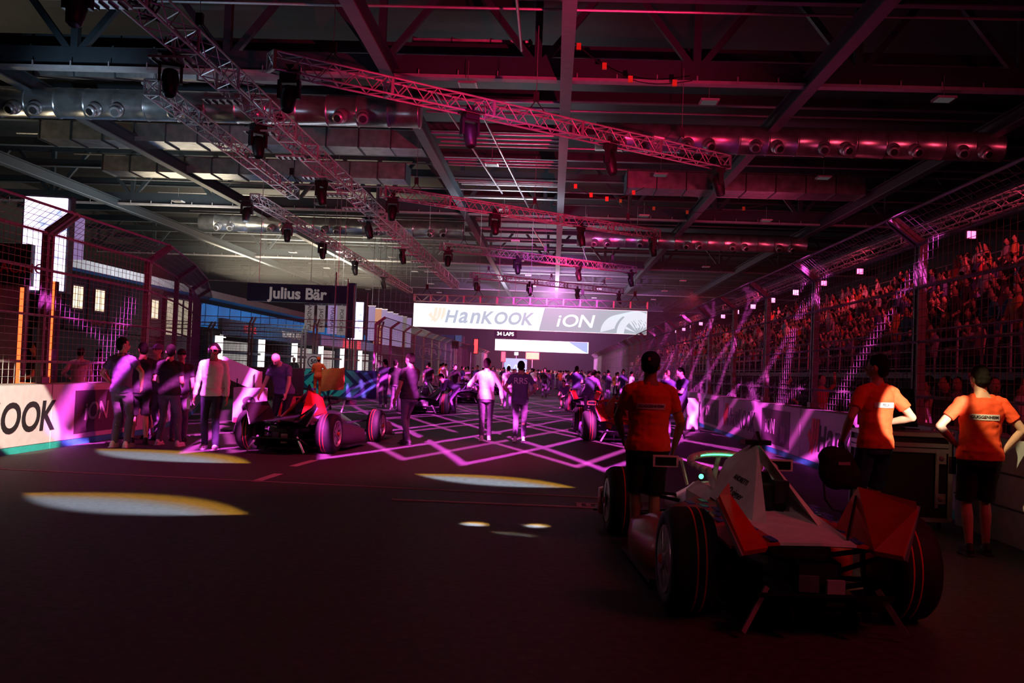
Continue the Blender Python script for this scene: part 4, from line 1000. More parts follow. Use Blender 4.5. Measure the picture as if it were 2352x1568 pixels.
# ================================================================= race cars
def race_car(loc, rz, label, body='white', fin='red', accent='blue', side='red', detail=True, halo_led=False, flank=None):
    t = empty('race_car', loc, rz, label, 'race car')
    # origin: ground under the rear axle centre, +y forward
    tr = .72
    for (x, y, wd, r) in ((-tr, 0, .30, .345), (tr, 0, .30, .345), (-.73, 2.97, .26, .33), (.73, 2.97, .26, .33)):
        sgn = 1 if x > 0 else -1
        prof = [(-wd/2+.03, r*.62), (-wd/2, r*.70), (-wd/2, r*.88), (-wd/2+.035, r*.97), (-wd/4, r), (0, r*1.004), (wd/4, r), (wd/2-.035, r*.97), (wd/2, r*.88), (wd/2, r*.70), (wd/2-.03, r*.62)]
        wh = MB().lathe(prof, 'x', (x, y, r), 48).build('tyre', M['rubber'], t, True)
        mb = MB()
        for q in (-.005, -.060):
            mb.lathe([(sgn*q-.0055, r*1.0055), (sgn*q+.0055, r*1.0055), (sgn*q+.0055, r*.99), (sgn*q-.0055, r*.99)], 'x', (x, y, r), 48)
        mb.build('tread_line', M['redline'], wh, True)
        mb = MB(); xo = x+sgn*(wd/2-.02)
        mb.lathe([(-.02, r*.64), (.025, r*.66), (.03, r*.62), (.0, r*.56), (-.02, r*.56)], 'x', (xo, y, r), 40)
        mb.lathe([(-.03*1, .07), (.02, .06), (.03, .03)], 'x', (xo-.01, y, r), 16)
        for k in range(10):
            a = 2*PI*k/10
            for da in (-.08, .08):
                mb.bar((xo-.015, y+.05*math.cos(a), r+.05*math.sin(a)), (xo-.005, y+r*.6*math.cos(a+da), r+r*.6*math.sin(a+da)), .025, .022)
        xi = x-sgn*(wd/2-.02)
        mb.lathe([(-.02, r*.60), (.02, r*.62), (.02, .05), (-.02, .05)], 'x', (xi, y, r), 32)
        mb.build('rim', M['alu'], wh)
        MB().lathe([(0, .02), (.03, .035), (.045, .02)] if sgn > 0 else [(0, .02), (-.03, .035), (-.045, .02)], 'x', (xo+sgn*.01, y, r), 12).build('wheel_nut', M['redline'], wh)
    # floor tray, arrow shaped
    mb = MB(); mb.prism([(-.40, -.35, .06), (.40, -.35, .06), (.52, .35, .06), (.86, .55, .06), (.86, 1.9, .06), (.55, 2.45, .06), (.2, 3.2, .06), (-.2, 3.2, .06), (-.55, 2.45, .06), (-.86, 1.9, .06), (-.86, .55, .06), (-.52, .35, .06)], (0, 0, .035))
    mb.build('floor_tray', M['carbon'], t)
    # main tub loft: (y, half width, z low, z high, top half width)
    def sec(y, w2, zl, zh, wt, zm=None):
        zm = zm or (zl+zh)/2
        return [Vector((x, y, z)) for x, z in ((-w2*.7, zl), (-w2, zm-.06), (-w2, zm+.03), (-(w2+wt)/2, (zm+zh)/2+.03), (-wt, zh), (0, zh+.02), (wt, zh), ((w2+wt)/2, (zm+zh)/2+.03), (w2, zm+.03), (w2, zm-.06), (w2*.7, zl))]
    mb = MB(); mb.loft([sec(-.30, .10, .36, .46, .06), sec(-.1, .20, .30, .52, .12), sec(.3, .30, .24, .58, .17), sec(.8, .34, .16, .66, .20), sec(1.15, .34, .12, .68, .22)])
    mb.build('engine_cover', M[body], t, True)
    mb = MB(); mb.loft([sec(1.75, .33, .12, .66, .24), sec(2.2, .28, .14, .62, .19), sec(2.7, .21, .18, .52, .13), sec(3.3, .16, .18, .40, .09), sec(3.9, .11, .16, .28, .06), sec(4.15, .05, .15, .22, .03)])
    mb.build('nose_cone', M[body], t, True)
    for s in (-1, 1): MB().prism([(s*.22, 1.1, .12), (s*.34, 1.1, .12), (s*.34, 1.1, .60), (s*.24, 1.1, .68)], (0, .7, 0)).build('cockpit_side', M[body], t)
    mb = MB(); mb.box((0, 1.45, .25), (.46, .7, .3)); mb.sph((0, 1.40, .72), (.125, .15, .14), 16, 12); mb.build('driver_seat', M['black'], t, True)
    # side pods with arrow bulges
    for s in (-1, 1):
        mb = MB(); pod = []
        for y, xi, xo, zl, zh, zo in ((.30, .25, .40, .16, .52, .30), (.6, .30, .62, .10, .52, .34), (1.0, .32, .80, .08, .50, .36), (1.5, .32, .84, .08, .46, .36), (1.95, .30, .80, .08, .40, .32), (2.15, .30, .62, .10, .34, .26)):
            pod.append([Vector((s*x, y, z)) for x, z in ((xi, zl), (xo, zl), (xo, (zl+zo)/2), (xo-.02, zo), ((xi+xo)/2, (zo+zh)/2+.02), (xi, zh))])
        mb.loft(pod); mb.build('side_pod', M[side], t, True)
        if accent:
            mb = MB()
            for i in range(9):
                for j in range(3):
                    if (i+j) % 2: continue
                    y = -.36+.17*i; xo = .27+.05*j+.014*i
                    mb.box((s*xo, y, .560+.006*i-.008*j), (.05, .165, .008))
            mb.build('checker_stripe', M[accent], t)
        # front bulge over wheel gap / front pods
        mb = MB(); q = []
        for y, x0, x1, z0, z1 in ((3.32, .58, .86, .14, .40), (3.6, .52, .86, .12, .42), (3.95, .40, .82, .10, .30), (4.15, .30, .70, .10, .18)):
            q.append([Vector((s*x, y, z)) for x, z in ((x0, z0), (x1, z0), (x1, z1*.9), ((x0+x1)/2, z1), (x0, z1*.85))])
        mb.loft(q); mb.build('front_wing_pod', M[side], t, True)
        # rear outer fins standing out beside the tail, leaning outward
        mb = MB()
        A = [Vector(p) for p in ((s*.30, .05, .54), (s*.42, .10, .74), (s*.45, .05, .83), (s*.63, -.42, .80), (s*.62, -.46, .76), (s*.50, -.55, .48), (s*.34, -.50, .50))]
        mb.prism(A, (s*-.012, -.01, .03)); f_ = mb.build('rear_fin', M[fin], t)
        MB().bar((s*.635, -.43, .80), (s*.505, -.56, .48), .02, .02).build('fin_edge', M['alu'], f_)
        if s > 0: MB().bar((s*.22, -.36, .57), (s*.42, .02, .79), .015, .03).build('fin_strut', M['carbon'], f_)
        # suspension
        mb = MB()
        for (y, yy) in ((0, .35), (0, -.12)):
            mb.bar((s*.60, y, .24), (s*.16, yy, .20), .02, .035); mb.bar((s*.60, y, .46), (s*.16, yy, .42), .02, .03)
        mb.tube((s*.60, 0, .40), (s*.14, 0, .24), .018, 8); mb.build('rear_suspension', M['carbon'], t)
        mb = MB()
        for (y, yy) in ((2.97, 2.6), (2.97, 3.2)):
            mb.bar((s*.62, y, .22), (s*.14, yy, .22), .02, .04); mb.bar((s*.62, y, .44), (s*.14, yy, .38), .02, .03)
        mb.build('front_suspension', M['carbon'], t)
        # mirror
        mb = MB(); mb.box((s*.50, 1.92, .82), (.22, .03, .10)); mi = mb.build('mirror', M[body], t)
        MB().box((s*.50, 1.902, .82), (.18, .006, .07)).build('mirror_glass', M['visor'], mi)
        MB().path([(s*.30, 1.95, .62), (s*.36, 1.95, .84), (s*.42, 1.93, .84)], .016, 6).build('mirror_stalk', M['white'], mi)
    # shark-fin pyramid behind the driver: two big inclined flanks with an opening at the rear
    for s in (-1, 1):
        mb = MB(); mb.prism([(s*.012, .95, 1.08), (s*.02, .86, 1.04), (s*.19, .02, .57), (s*.27, .10, .55), (s*.32, 1.05, .64), (s*.14, 1.30, .90)], (-s*.014, 0, .01))
        mb.build('pyramid_flank', M[flank or body], t)
    mb = MB(); mb.loft([[Vector((x*w_, y, z+dz)) for x, dz in ((-1, 0), (-1, .10), (0, .14), (1, .10), (1, 0))] for y, w_, z in ((.45, .12, .50), (.8, .16, .58), (1.2, .17, .72))]); mb.box((0, .55, .70), (.16, .16, .20)); mb.box((.04, .45, .76), (.10, .10, .16))
    mb.build('power_unit', M['black'], t)
    mb = MB(); mb.box((0, .95, 1.075), (.20, .14, .035)); mb.prism([(-.012, .80, 1.06), (-.012, 1.05, 1.06), (-.012, .92, 1.16)], (.024, 0, 0)); mb.build('camera_fin', M['carbon'], t)
    # halo
    hp = [Vector((.34*math.sin(a)*1.0, 1.62-.42*math.cos(a)*-1.0, .84+.05*math.cos(a))) for a in [PI*(-.72)+PI*1.44*i/22 for i in range(23)]]
    hp = [Vector((-.26, 1.05, .66))]+hp+[Vector((.26, 1.05, .66))]
    ho = MB().path(hp, .030, 8); 
    for p in hp: ho.sph(p, .030, 8, 6)
    ho.path([(0, 2.04, .89), (0, 2.14, .78), (0, 2.22, .62)], .024, 8)
    h_ = ho.build('halo', M[body], t, True)
    if halo_led:
        MB().path([p+Vector((0, -.036, -.004)) for p in hp[9:15]], .006, 6).build('halo_led', E['green'], h_)
        MB().sph((-.19, 1.90, .70), .022, 10, 8).build('signal_lamp', E['green'], h_)
    # rear structure: crash box, diffuser, strakes, rain light
    mb = MB(); mb.box((0, -.32, .34), (.24, .3, .16)); mb.box((0, -.15, .30), (.40, .35, .22)); mb.build('gearbox', M['black'], t)
    mb = MB(); mb.prism([(-.50, -.30, .10), (.50, -.30, .10), (.42, -.62, .26), (-.42, -.62, .26)], (0, 0, .02))
    mb.build('diffuser', M['carbon'], t)
    for s in (-1, 1):
        MB().bar((s*.50, -.62, .04), (s*.34, -.55, .30), .012, .035).build('diffuser_strake', M['alu'], t)
        MB().bar((s*.20, -.62, .10), (s*.18, -.36, .20), .01, .12).build('diffuser_fence', M['carbon'], t)
    mb = MB(); mb.prism([(-.24, -.46, .535), (0, -.52, .55), (.24, -.46, .535), (.30, .4, .585), (.30, 1.0, .64), (-.30, 1.0, .64), (-.30, .4, .585)], (0, 0, .018)); mb.build('rear_deck', M[body], t)
    for s in (-1, 1):
        mb = MB(); mb.prism([(s*.24, -.46, .535), (s*.54, -.42, .50), (s*.53, .38, .52), (s*.64, .6, .48), (s*.55, 1.4, .48), (s*.30, 1.4, .60), (s*.30, .4, .585)], (0, 0, .016)); mb.build('side_deck', M[side], t)
    MB().box((.10, -.50, .26), (.11, .03, .16)).build('rain_light', M['shirtgrey'], t)
    MB().box((-.06, -.48, .31), (.12, .02, .10), rz=-.2).build('label_plate', M['trs'], t)
    mb = MB(); mb.prism([(-.86, 4.0, .08), (.86, 4.0, .08), (.80, 4.25, .09), (.2, 4.45, .11), (-.2, 4.45, .11), (-.80, 4.25, .09)], (0, 0, .02)); mb.build('front_wing', M['carbon'], t)
    return t
rc = race_car((1.645, 6.50, 0), .075, 'white and red single-seater race car closest to the camera at lower right', 'white', 'red', 'blue', 'red', True, True)
# words on its flanks
def on_plane(txt, size, m, parent, a, b, c, u, v, name, shear=0, rot=0, off=.003):
    """lay lettering on the plane a,b,c; origin = a+u*(b-a)+v*(c-a), reading direction nearest +x seen from the rear"""
    a, b, c = Vector(a), Vector(b), Vector(c); n = (b-a).cross(c-a).normalized()
    if n.y > 0: n = -n
    xd = Vector((0, 0, 1)).cross(n).normalized(); xd = Matrix.Rotation(rot, 3, n) @ xd; yd = n.cross(xd)
    p = a+(b-a)*u+(c-a)*v+n*off
    o = text_mesh(txt, size, m, parent, p, (0, 0, 0), name, shear=shear, ext=.001, bold=.001)
    o.rotation_euler = Matrix((xd, yd, n)).transposed().to_euler(); return o
fa, fb, fc = (-.012, .95, 1.08), (-.19, .02, .57), (-.32, 1.05, .64)
on_plane('ANDRETTI', .056, M['ink'], rc, fa, fb, fc, .26, .33, 'flank_lettering', rot=-.12, off=.006)
on_plane('O signer', .082, M['ink'], rc, fa, fb, fc, .33, .47, 'flank_lettering', shear=.2, rot=-.12, off=.006)
on_plane('GUGGENHEIM', .055, M['shirtgrey'], rc, (.45, .05, .83), (.63, -.42, .80), (.50, -.55, .48), .5, .18, 'fin_lettering', off=.006)
race_car((-4.56, 16.6, 0), -.09, 'dark race car with red engine pyramid parked at left under the bald person', 'carbon', 'carbon', None, 'trs', False, False, 'red')
race_car((1.60, 22.4, 0), .05, 'race car with orange flanks half hidden behind the person in navy cap', 'orange', 'orange', None, 'shirtpurple', False)
race_car((-4.35, 32.4, 0), .02, 'dark race car parked left of centre behind the person in black polo', 'carbon', 'carbon', None, 'trs', False)
race_car((1.4, 40.0, 0), 0, 'distant dark race car in the right grid row, second ahead', 'trs', 'red', None, 'trs', False)
race_car((-3.9, 44.0, 0), 0, 'distant slate race car left of the walking white shirt', 'shirtpurple', 'shirtpurple', None, 'shirtpurple', False)
race_car((1.4, 56.0, 0), 0, 'far race car in the right grid row, third ahead', 'white', 'red', None, 'trs', False)
race_car((-4.0, 61.0, 0), 0, 'farthest visible race car in the left grid row', 'white', 'trs', None, 'trs', False)

# trolley and battery cart beside the left car
c0 = gnd(560, 960)
t = empty('tool_trolley', (-6.42, 20.2, 0), .12, 'white trolley marked 8 beside the left race car', 'trolley')
MB().box((0, 0, .62), (.62, .5, .72)).build('cabinet', M['shirtgrey'], t)
text_mesh('8', .42, M['ink'], t, (.02, -.258, .62), (PI/2, 0, 0), 'number', bold=.02, sx=1.3)
MB().box((0, -.258, .30), (.58, .012, .10)).build('pink_stripe', M['logo_red'], t)
for x in (-.24, .24):
    for y in (-.2, .2): MB().lathe([(-.02, .1), (.02, .1), (.02, .02), (-.02, .02)], 'x', (x, y, .1), 16).build('castor', M['rubber'], t); MB().tube((x, y, .1), (x, y, .27), .02, 6).build('castor_leg', M['pipe'], t)
t = empty('red_case', (-5.6, 20.4, 0), .1, 'small reddish case with a carry handle right of the white trolley', 'case')
MB().box((0, 0, .52), (.44, .36, .60)).build('shell', M['logo_red'], t); MB().path([(-.14, 0, .82), (-.10, 0, .95), (.10, 0, .95), (.14, 0, .82)], .018, 8).build('handle', M['black'], t)
MB().box((0, 0, .11), (.36, .3, .22)).build('base', M['black'], t)
# leaning lit pink panel held up behind
a = gnd(500, 1010); A = atY(505, 838, 20.9); B = atY(588, 868, 20.9)
t = empty('wing_panel', ((A.x+B.x)/2, 20.9, 0), 0, 'long pink-lit body panel on a stand beside the headset person', 'body panel')
z0 = (A.z+B.z)/2; mb = MB(); mb.bar((A.x-t.location.x, 0, A.z), (B.x-t.location.x, 0, B.z-.05), .04, .42); mb.box((B.x-t.location.x+.06, 0, B.z-.08), (.05, .35, .46)); mb.build('panel', M['shirtwhite'], t)
MB().tube((0, 0, 0), (0, 0, z0-.15), .025, 6).box((0, 0, .02), (.5, .5, .04)).build('stand', M['black'], t)

# flight case with a monitor on it
t = empty('flight_case', (3.88, 10.85, 0), -.05, 'black flight case with metal edges behind the person in spotlit shirt', 'flight case')
W_, D_, H_ = .92, .6, .95
MB().box((0, 0, .10+H_/2), (W_-.03, D_-.03, H_-.03)).build('case_panel', M['wood'], t)
for z in (.12, .10+H_*.80, .10+H_*.86, .10+H_-.02):
    MB().box((0, 0, z), (W_+.01, D_+.01, .045)).build('edge_rail', M['alu'], t)
for x in (-1, 1):
    for y in (-1, 1):
        MB().box((x*(W_/2-.02), y*(D_/2-.02), .10+H_/2), (.05, .05, H_)).build('corner_post', M['alu'], t)
        for z in (.12, .10+H_): MB().sph((x*(W_/2-.01), y*(D_/2-.01), z), .035, 10, 8).build('corner_ball', M['alu'], t, True)
        MB().lathe([(-.02, .045), (.02, .045), (.02, .01), (-.02, .01)], 'x', (x*.36, y*.2, .045), 14).build('castor', M['rubber'], t)
for z in (.35, .78): MB().box((W_/2-.12, -D_/2-.008, z), (.10, .02, .11)).sph((W_/2-.12, -D_/2-.015, z), .03, 8, 6).build('latch', M['alu'], t)
MB().box((.30, -D_/2-.003, .55), (.035, .012, .6)).build('side_rail', M['alu'], t)
t = empty('monitor', (3.75, 10.85, 1.06), -.05, 'dark monitor with a small chevron logo standing on the flight case', 'monitor')
MB().box((0, 0, .02), (.30, .2, .03)).build('foot', M['black'], t)
MB().prism([(-.34, -.05, .04), (.30, -.05, .04), (.24, -.05, .46), (-.34, -.05, .46)], (0, .05, 0)).build('screen_shell', M['visor'], t)
text_mesh('Λ', .08, M['banner'], t, (.05, -.056, .26), (PI/2, 0, 0), 'logo')
MB().box((.2, -.12, .02), (.16, .12, .012)).build('keyboard', M['black'], t)
# lit white-pink panel by the right wall near the phone person
pp = gnd(1589, 990)
t = empty('lit_board', (pp.x, pp.y, 0), .1, 'bright pink-lit white upright board by the right barrier', 'board')
MB().box((0, 0, .50), (.32, .12, .92)).build('board', M['banner'], t); MB().box((0, 0, .03), (.4, .3, .06)).build('base', M['black'], t)
# ================================================================= banners, buildings, stand
def lit_banner(x0, x1, y, z0, z1, label, parts):
    t = empty('overhead_banner', ((x0+x1)/2, y, (z0+z1)/2), 0, label, 'banner'); w_ = x1-x0; h = z1-z0
    MB().box((0, .12, 0), (w_, .2, h)).build('frame', M['alu'], t)
    MB().box((0, 0, 0), (w_-.04, .03, h-.04)).build('lit_face', E['banner'], t)
    return t, w_, h
BY = 62.0
tl = atY(950, 696, BY); br = atY(1485, 768, BY); bl = atY(948, 751, BY)
bx0, bx1, bz0, bz1 = bl.x, br.x, (bl.z+br.z)/2, (tl.z+atY(1485, 713, BY).z)/2
t, bw, bh = lit_banner(bx0, bx1, BY, bz0, bz1, 'bright white and grey overhead banner spanning the track with large lettering', None)
def bxx(px): return atY(px, 735, BY).x-(bx0+bx1)/2
MB().prism([(bxx(1250), -.02, bh/2-.03), (bw/2-.03, -.02, bh/2-.03), (bw/2-.03, -.02, -bh/2+.03), (bxx(1238), -.02, -bh/2+.03)], (0, -.012, 0)).build('grey_field', E['bannergrey'], t)
wordmark(HK, 1.12, E['bannerink'], t, (bxx(1123), -.03, -.02), (PI/2, 0, 0), bold=.04, sx=.97, gap=.09)
so = swoosh(1.0, E['bannerorange'], t, (bxx(1123)+word_left(C.objects[-1])-.66, -.03, .03), (PI/2, 0, 0))
wordmark(ION, 1.15, E['white'], t, (bxx(1322), -.045, -.03), (PI/2, 0, 0), bold=.012, sx=1.2)
cx = bxx(1432)
mb = MB()
def arc(cx, cz, r0, r1, a0, a1, y, n=20):
    A = [Vector((cx+r1*math.cos(a0+(a1-a0)*i/n), y, cz+r1*math.sin(a0+(a1-a0)*i/n))) for i in range(n+1)]
    B = [Vector((cx+r0*math.cos(a0+(a1-a0)*i/n), y, cz+r0*math.sin(a0+(a1-a0)*i/n))) for i in range(n+1)]
    return A, B
for k in range(9):
    A, B = arc(cx+.13*k-.25, -bh/2+.03, 1.13+.055*k*.6, 1.22+.055*k*.6, .35, PI-.05-.02*k, -.05)
    mb.loft([A, B], closed=False, caps=False)
A, B = arc(cx+1.0, -bh/2+.03, .95, 1.42, .35, PI, -.055); mb.loft([A, B], closed=False, caps=False)
for k in range(5):
    a = .7+k*.5; mb.prism([(cx+1.0+.2*math.cos(a+.2), -.055, -bh/2+.05+.2*math.sin(a)), (cx+1.0+.93*math.cos(a-.07), -.055, -bh/2+.05+.93*math.sin(a-.07)), (cx+1.0+.93*math.cos(a+.12), -.055, -bh/2+.05+.93*math.sin(a+.12))], (0, -.004, 0))
mb.v = [(min(v[0], bw/2-.04), v[1], min(max(v[2], -bh/2+.04), bh/2-.03)) for v in mb.v]
mb.build('tyre_print', E['tyre'], t)
truss((bx0, BY+.3, bz1+.35), (bx1, BY+.3, bz1+.35), .45, M['truss'], 'truss carrying the bright overhead banner', seg=.5, blocks=14)
for k in range(5): hoist((bx0+.8+k*(bx1-bx0-1.6)/4, BY+.3, bz1+.55), 'chain hoist above the overhead banner, %s from the left' % ['first', 'second', 'third', 'fourth', 'fifth'][k])
# second banner
B2 = 150
t, w2_, h2 = lit_banner(atY(1137, 790, B2).x, atY(1352, 790, B2).x, B2, atY(1245, 808, B2).z, atY(1245, 782, B2).z, 'farther white and blue lit banner over the track below the first', None)
MB().prism([(w2_*.28, -.02, h2*.48), (w2_*.49, -.02, h2*.48), (w2_*.49, -.02, -h2*.48), (w2_*.44, -.02, -h2*.3)], (0, -.02, 0)).build('blue_field', E['bannerblue'], t)
for s in (-1, 1): MB().tube((s*w2_*.4, .1, h2*.5), (s*w2_*.4, .1, 14.7-t.location.z), .03, 5).build('hanger', M['pipe'], t)
# LAPS sign
a = atY(1161, 767, 80); t = empty('lap_board', (a.x, 80, a.z), 0, 'black display board reading 34 LAPS below the overhead banner', 'display')
MB().box((0, 0, 0), (1.85, .2, .62)).build('housing', M['black'], t); text_mesh('34 LAPS', .42, E['text'], t, (0, -.12, 0), (PI/2, 0, 0), 'digits', bold=.01)
MB().tube((-.7, 0, .3), (-.7, 0, 14.7-a.z), .02, 5).tube((.7, 0, .3), (.7, 0, 14.7-a.z), .02, 5).build('hangers', M['pipe'], t)
# start light gantry glows
def glow_box(px, py, Y, w_, h, e, label, cat='sign light', nm='lit_sign'):
    a = atY(px, py, Y); t = empty(nm, (a.x, Y, 0), 0, label, cat)
    MB().tube((0, .1, 0), (0, .1, a.z), .05, 6).build('post', M['pipe'], t)
    MB().box((0, .06, a.z), (w_+.15, .1, h+.15)).build('housing', M['black'], t); MB().box((0, 0, a.z), (w_, .03, h)).build('lamp_face', E[e], t); return t
glow_box(1223, 817, 125, 1.7, .85, 'redlamp', 'glowing red start light panel over the crowd at centre')
glow_box(1156, 819, 118, .45, 1.15, 'redsign', 'upright red lit sign left of the start light panel')
glow_box(1093, 795, 92, .35, 1.35, 'redsign', 'upright red lit sign above the left fence')
glow_box(1186, 812, 130, .5, .4, 'cyan', 'small white-blue lamp between the two red signs')
a = atY(1184, 840, 126); t = empty('blue_board', (a.x, 126, 0), 0, 'blue event board with white squiggle behind the grid crowd', 'sign')
MB().box((0, 0, 1.6), (3.0, .1, 3.2)).build('board', E['bannerblue'], t)
MB().path([(-1.1+.16*i, -.08, 1.9+.5*math.sin(i*1.1)) for i in range(14)], .05, 5).build('squiggle', E['white'], t)
lamp('start_light_glow', 'POINT', (atY(1223, 817, 124).x, 123.5, atY(1223, 817, 124).z), (1, .02, .02), 1500, size=.4)
lamp('sign_glow', 'POINT', (atY(1156, 819, 117).x, 116.5, atY(1156, 819, 117).z), (1, .02, .02), 500, size=.3)
# FIA block
def px_box(px0, py0, px1, py1, Y): a = atY(px0, py0, Y); b = atY(px1, py1, Y); return (a.x+b.x)/2, (a.z+b.z)/2, abs(b.x-a.x), abs(a.z-b.z)
x, z, w_, h = px_box(953, 766, 1040, 880, 86)
t = empty('control_tower', (x, 86, 0), 0, 'dark teal-blue tower block with round emblem below the banner left end', 'building')
MB().box((0, 1.5, (z+h/2)/2), (w_, 3, z+h/2)).build('walls', M['navy'], t); MB().box((w_/2+.35, 1.5, z+h/2-.5), (.6, 3, 1.0)).build('side_panel', M['teal2'], t)
text_mesh('FIA', .9, M['shirtgrey'], t, (-.35, -.03, z+h/2-1.6), (PI/2, 0, 0), bold=.01)
mb = MB(); mb.loft([[Vector((-.35+1.0*r*math.cos(2*PI*i/28), y, z+h/2-1.6+.62*r*math.sin(2*PI*i/28)*1.3)) for i in range(28)] for r, y in ((1, -.01), (1, -.03), (.93, -.03), (.93, -.01))], caps=False); mb.build('emblem_ring', M['shirtgrey'], t)
MB().path([(.55+.05*i, -.03, z+h/2-1.4+.07*i) for i in range(10)], .03, 5).path([(.75, -.03, z+h/2-1.35), (1.0, -.03, z+h/2-1.25), (1.05, -.03, z+h/2-.9)], .03, 5).build('emblem_stroke', M['shirtgrey'], t)
for k, px in enumerate((1046, 1082)):
    a = atY(px, 792+8*k, 64+8*k); t = empty('loudspeaker', (a.x, 64+8*k, 0), 0, ['black square loudspeaker right of the tower block', 'second black loudspeaker over the left fence'][k], 'loudspeaker')
    MB().box((0, 0, a.z), (.46, .4, .5)).build('cabinet', M['black'], t); MB().tube((0, 0, 0), (0, 0, a.z-.2), .04, 6).build('pole', M['pipe'], t)
# Julius Bär sign
JY = 56; a = atY(569, 650, JY); b = atY(795, 700, JY); z1 = (a.z+atY(795, 656, JY).z)/2; z0 = (atY(569, 688, JY).z+b.z)/2
t = empty('hanging_sign', ((a.x+b.x)/2, JY, (z0+z1)/2), 0, 'large navy hanging sign with pale serif lettering over the pit garages', 'sign')
w_ = b.x-a.x
MB().box((0, .25, 0), (w_, .5, z1-z0)).build('box', M['navy'], t)
text_mesh('Julius Bär', .92, E['bannerg'], t, (.05, -.02, -.05), (PI/2, 0, 0), bold=.028)
for s in (-1, 1): MB().tube((s*w_*.4, .25, .4), (s*w_*.4, .25, 12.6-t.location.z), .02, 5).build('hanger', M['pipe'], t)
t = empty('sign_side_wing', (b.x+.25, JY, 0), 0, 'dark navy column at the right end of the hanging sign', 'sign')
MB().box((0, .3, (z1+z0)/2-.9), (.45, .5, z1-z0+2.2)).build('panel', M['navy'], t); MB().tube((0, .3, 0), (0, .3, z0-1), .06, 6).build('post', M['pipe'], t)
# two tall poles
for k, (px, y0, Y) in enumerate(((773, 625, 45), (800, 640, 47), (815, 655, 49), (845, 672, 52))):
    a = atY(px, y0, Y); tag(MB().tube((0, 0, 0), (0, 0, a.z), .035, 6).tube((0, 0, 0), (0, 0, .1), .12, 8).build('pole', M['pipe'], loc=(a.x, Y, 0)), 'slim upright pole in front of the pit lane, %s from the left' % ['first', 'second', 'third', 'fourth'][k], 'pole')
# hanging column banners
cols = [(710, 700, 760, 14, 'g'), (737, 700, 763, 12, 'o2'), (763, 700, 767, 14, 'v'), (784, 702, 770, 13, 'o2'),
        (853, 702, 783, 9, 'v'), (867, 708, 790, 10, 'o'), (880, 710, 792, 9, 'v'), (894, 716, 793, 8, 'v'), (906, 720, 794, 8, 'v'), (917, 725, 796, 8, 'v'), (928, 727, 797, 6, 'g'), (938, 730, 798, 7, 'v')]
for k, (px, y0, y1, wpx, kd) in enumerate(cols):
    Y = 58+k*1.0 if k < 4 else 66+4.4*(k-4)
    x, z, w_, h = px_box(px-wpx*.65, y0, px+wpx*.65, y1, Y)
    t = empty('column_banner', (x, Y, z), 0, 'narrow hanging banner, %s of the twelve counted from the left, %s' % (ordn[k], {'g': 'greyish', 'o2': 'brownish', 'v': 'violet', 'o': 'orange'}[kd]), 'banner')
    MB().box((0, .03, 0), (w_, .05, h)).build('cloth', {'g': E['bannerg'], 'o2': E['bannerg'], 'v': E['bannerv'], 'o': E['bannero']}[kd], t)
    MB().box((0, .03, h/2), (w_+.1, .08, .06)).build('top_bar', M['alu'], t); MB().tube((0, .03, h/2), (0, .03, 14.8-z), .015, 4).build('wire', M['pipe'], t)
    if k < 4: text_mesh(['ANDRETTI', 'JAGUAR', 'MASERATI', 'PORSCHE'][k], .34, M['ink'], t, (0, -.01, 0), (PI/2, PI/2, 0), 'lettering')
# LED column screen right of the sign
x, z, w_, h = px_box(803, 693, 832, 780, 60)
t = empty('video_screen', (x, 60, 0), 0, 'tall bright white-blue video screen right of the navy hanging sign', 'screen')
MB().box((0, .15, z), (w_+.1, .2, h+.1)).build('housing', M['black'], t); MB().box((0, 0, z), (w_, .04, h)).build('display', E['screen'], t); MB().tube((0, .15, 0), (0, .15, z-h/2), .1, 8).build('post', M['pipe'], t)

# pit building
PX = -19.0
t = empty('pit_building', (PX, 53.5, 0), 0, 'long low pit garage building with blue fascia and bright garages', 'building')
MB().box((-4, 28, 2.0), (8, 56, .15)).box((-7.8, 28, 1.5), (.2, 56, 3.0)).build('back_wall', M['facade'], t)
MB().box((-4, 28, 3.05), (8.2, 56.2, .2)).build('roof', M['facade'], t)
for k in range(7):  # pillars, back walls and curtains glow by emission in place of garage light
    y0 = k*8
    MB().box((.05, y0+4, 3.45), (.25, 7.9, .95)).build('fascia', M['navy'], t)
    MB().box((-.05, y0+.25, 1.5), (.3, .5, 3.0)).build('lit_pillar', E['garage'], t)
    MB().box((-3, y0+.4, 1.5), (6, .12, 3.0)).build('partition', M['facade'], t)
    MB().box((-6.0, y0+4.2, 1.5), (.1, 6.8, 2.6)).build('lit_back_wall', E['pane'], t) if k % 3 != 1 else None
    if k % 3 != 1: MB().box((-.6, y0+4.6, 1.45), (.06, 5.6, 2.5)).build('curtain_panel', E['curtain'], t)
    if k % 3 != 1: MB().box((-3, y0+4, 2.92), (4, .25, .05)).build('tube_light', E['garage'], t)
text_mesh('PIT LANE', .62, M['logo_red'], t, (.19, 5.0, 3.45), (PI/2, 0, PI/2), bold=.01)
text_mesh('TECHNICAL AREA', .62, M['banner'], t, (.19, 14.5, 3.45), (PI/2, 0, PI/2), bold=.01)
MB().box((.2, 35, 3.45), (.1, 7.9, .8)).build('red_fascia_panel', E['pitpanel'], t)
MB().box((.2, 27, 3.45), (.1, 7.9, .8)).build('blue_fascia_panel', E['pitblue'], t)
MB().box((.2, 43, 3.45), (.1, 7.9, .8)).build('blue_fascia_panel', E['pitblue'], t)
t = empty('hospitality_deck', (-30.5, 103, 0), 0, 'bright blue upper fascia wall behind the pit garages', 'building')
MB().box((0, 0, 5.36), (1, 104, 1.9)).build('blue_wall', E['bluewall'], t)
MB().box((0, 0, 7.2), (1.6, 104, .6)).build('lattice_band', M['flange'], t)
MB().box((-3, 0, 2), (5, 104, 4)).build('lower_wall', M['facade'], t)
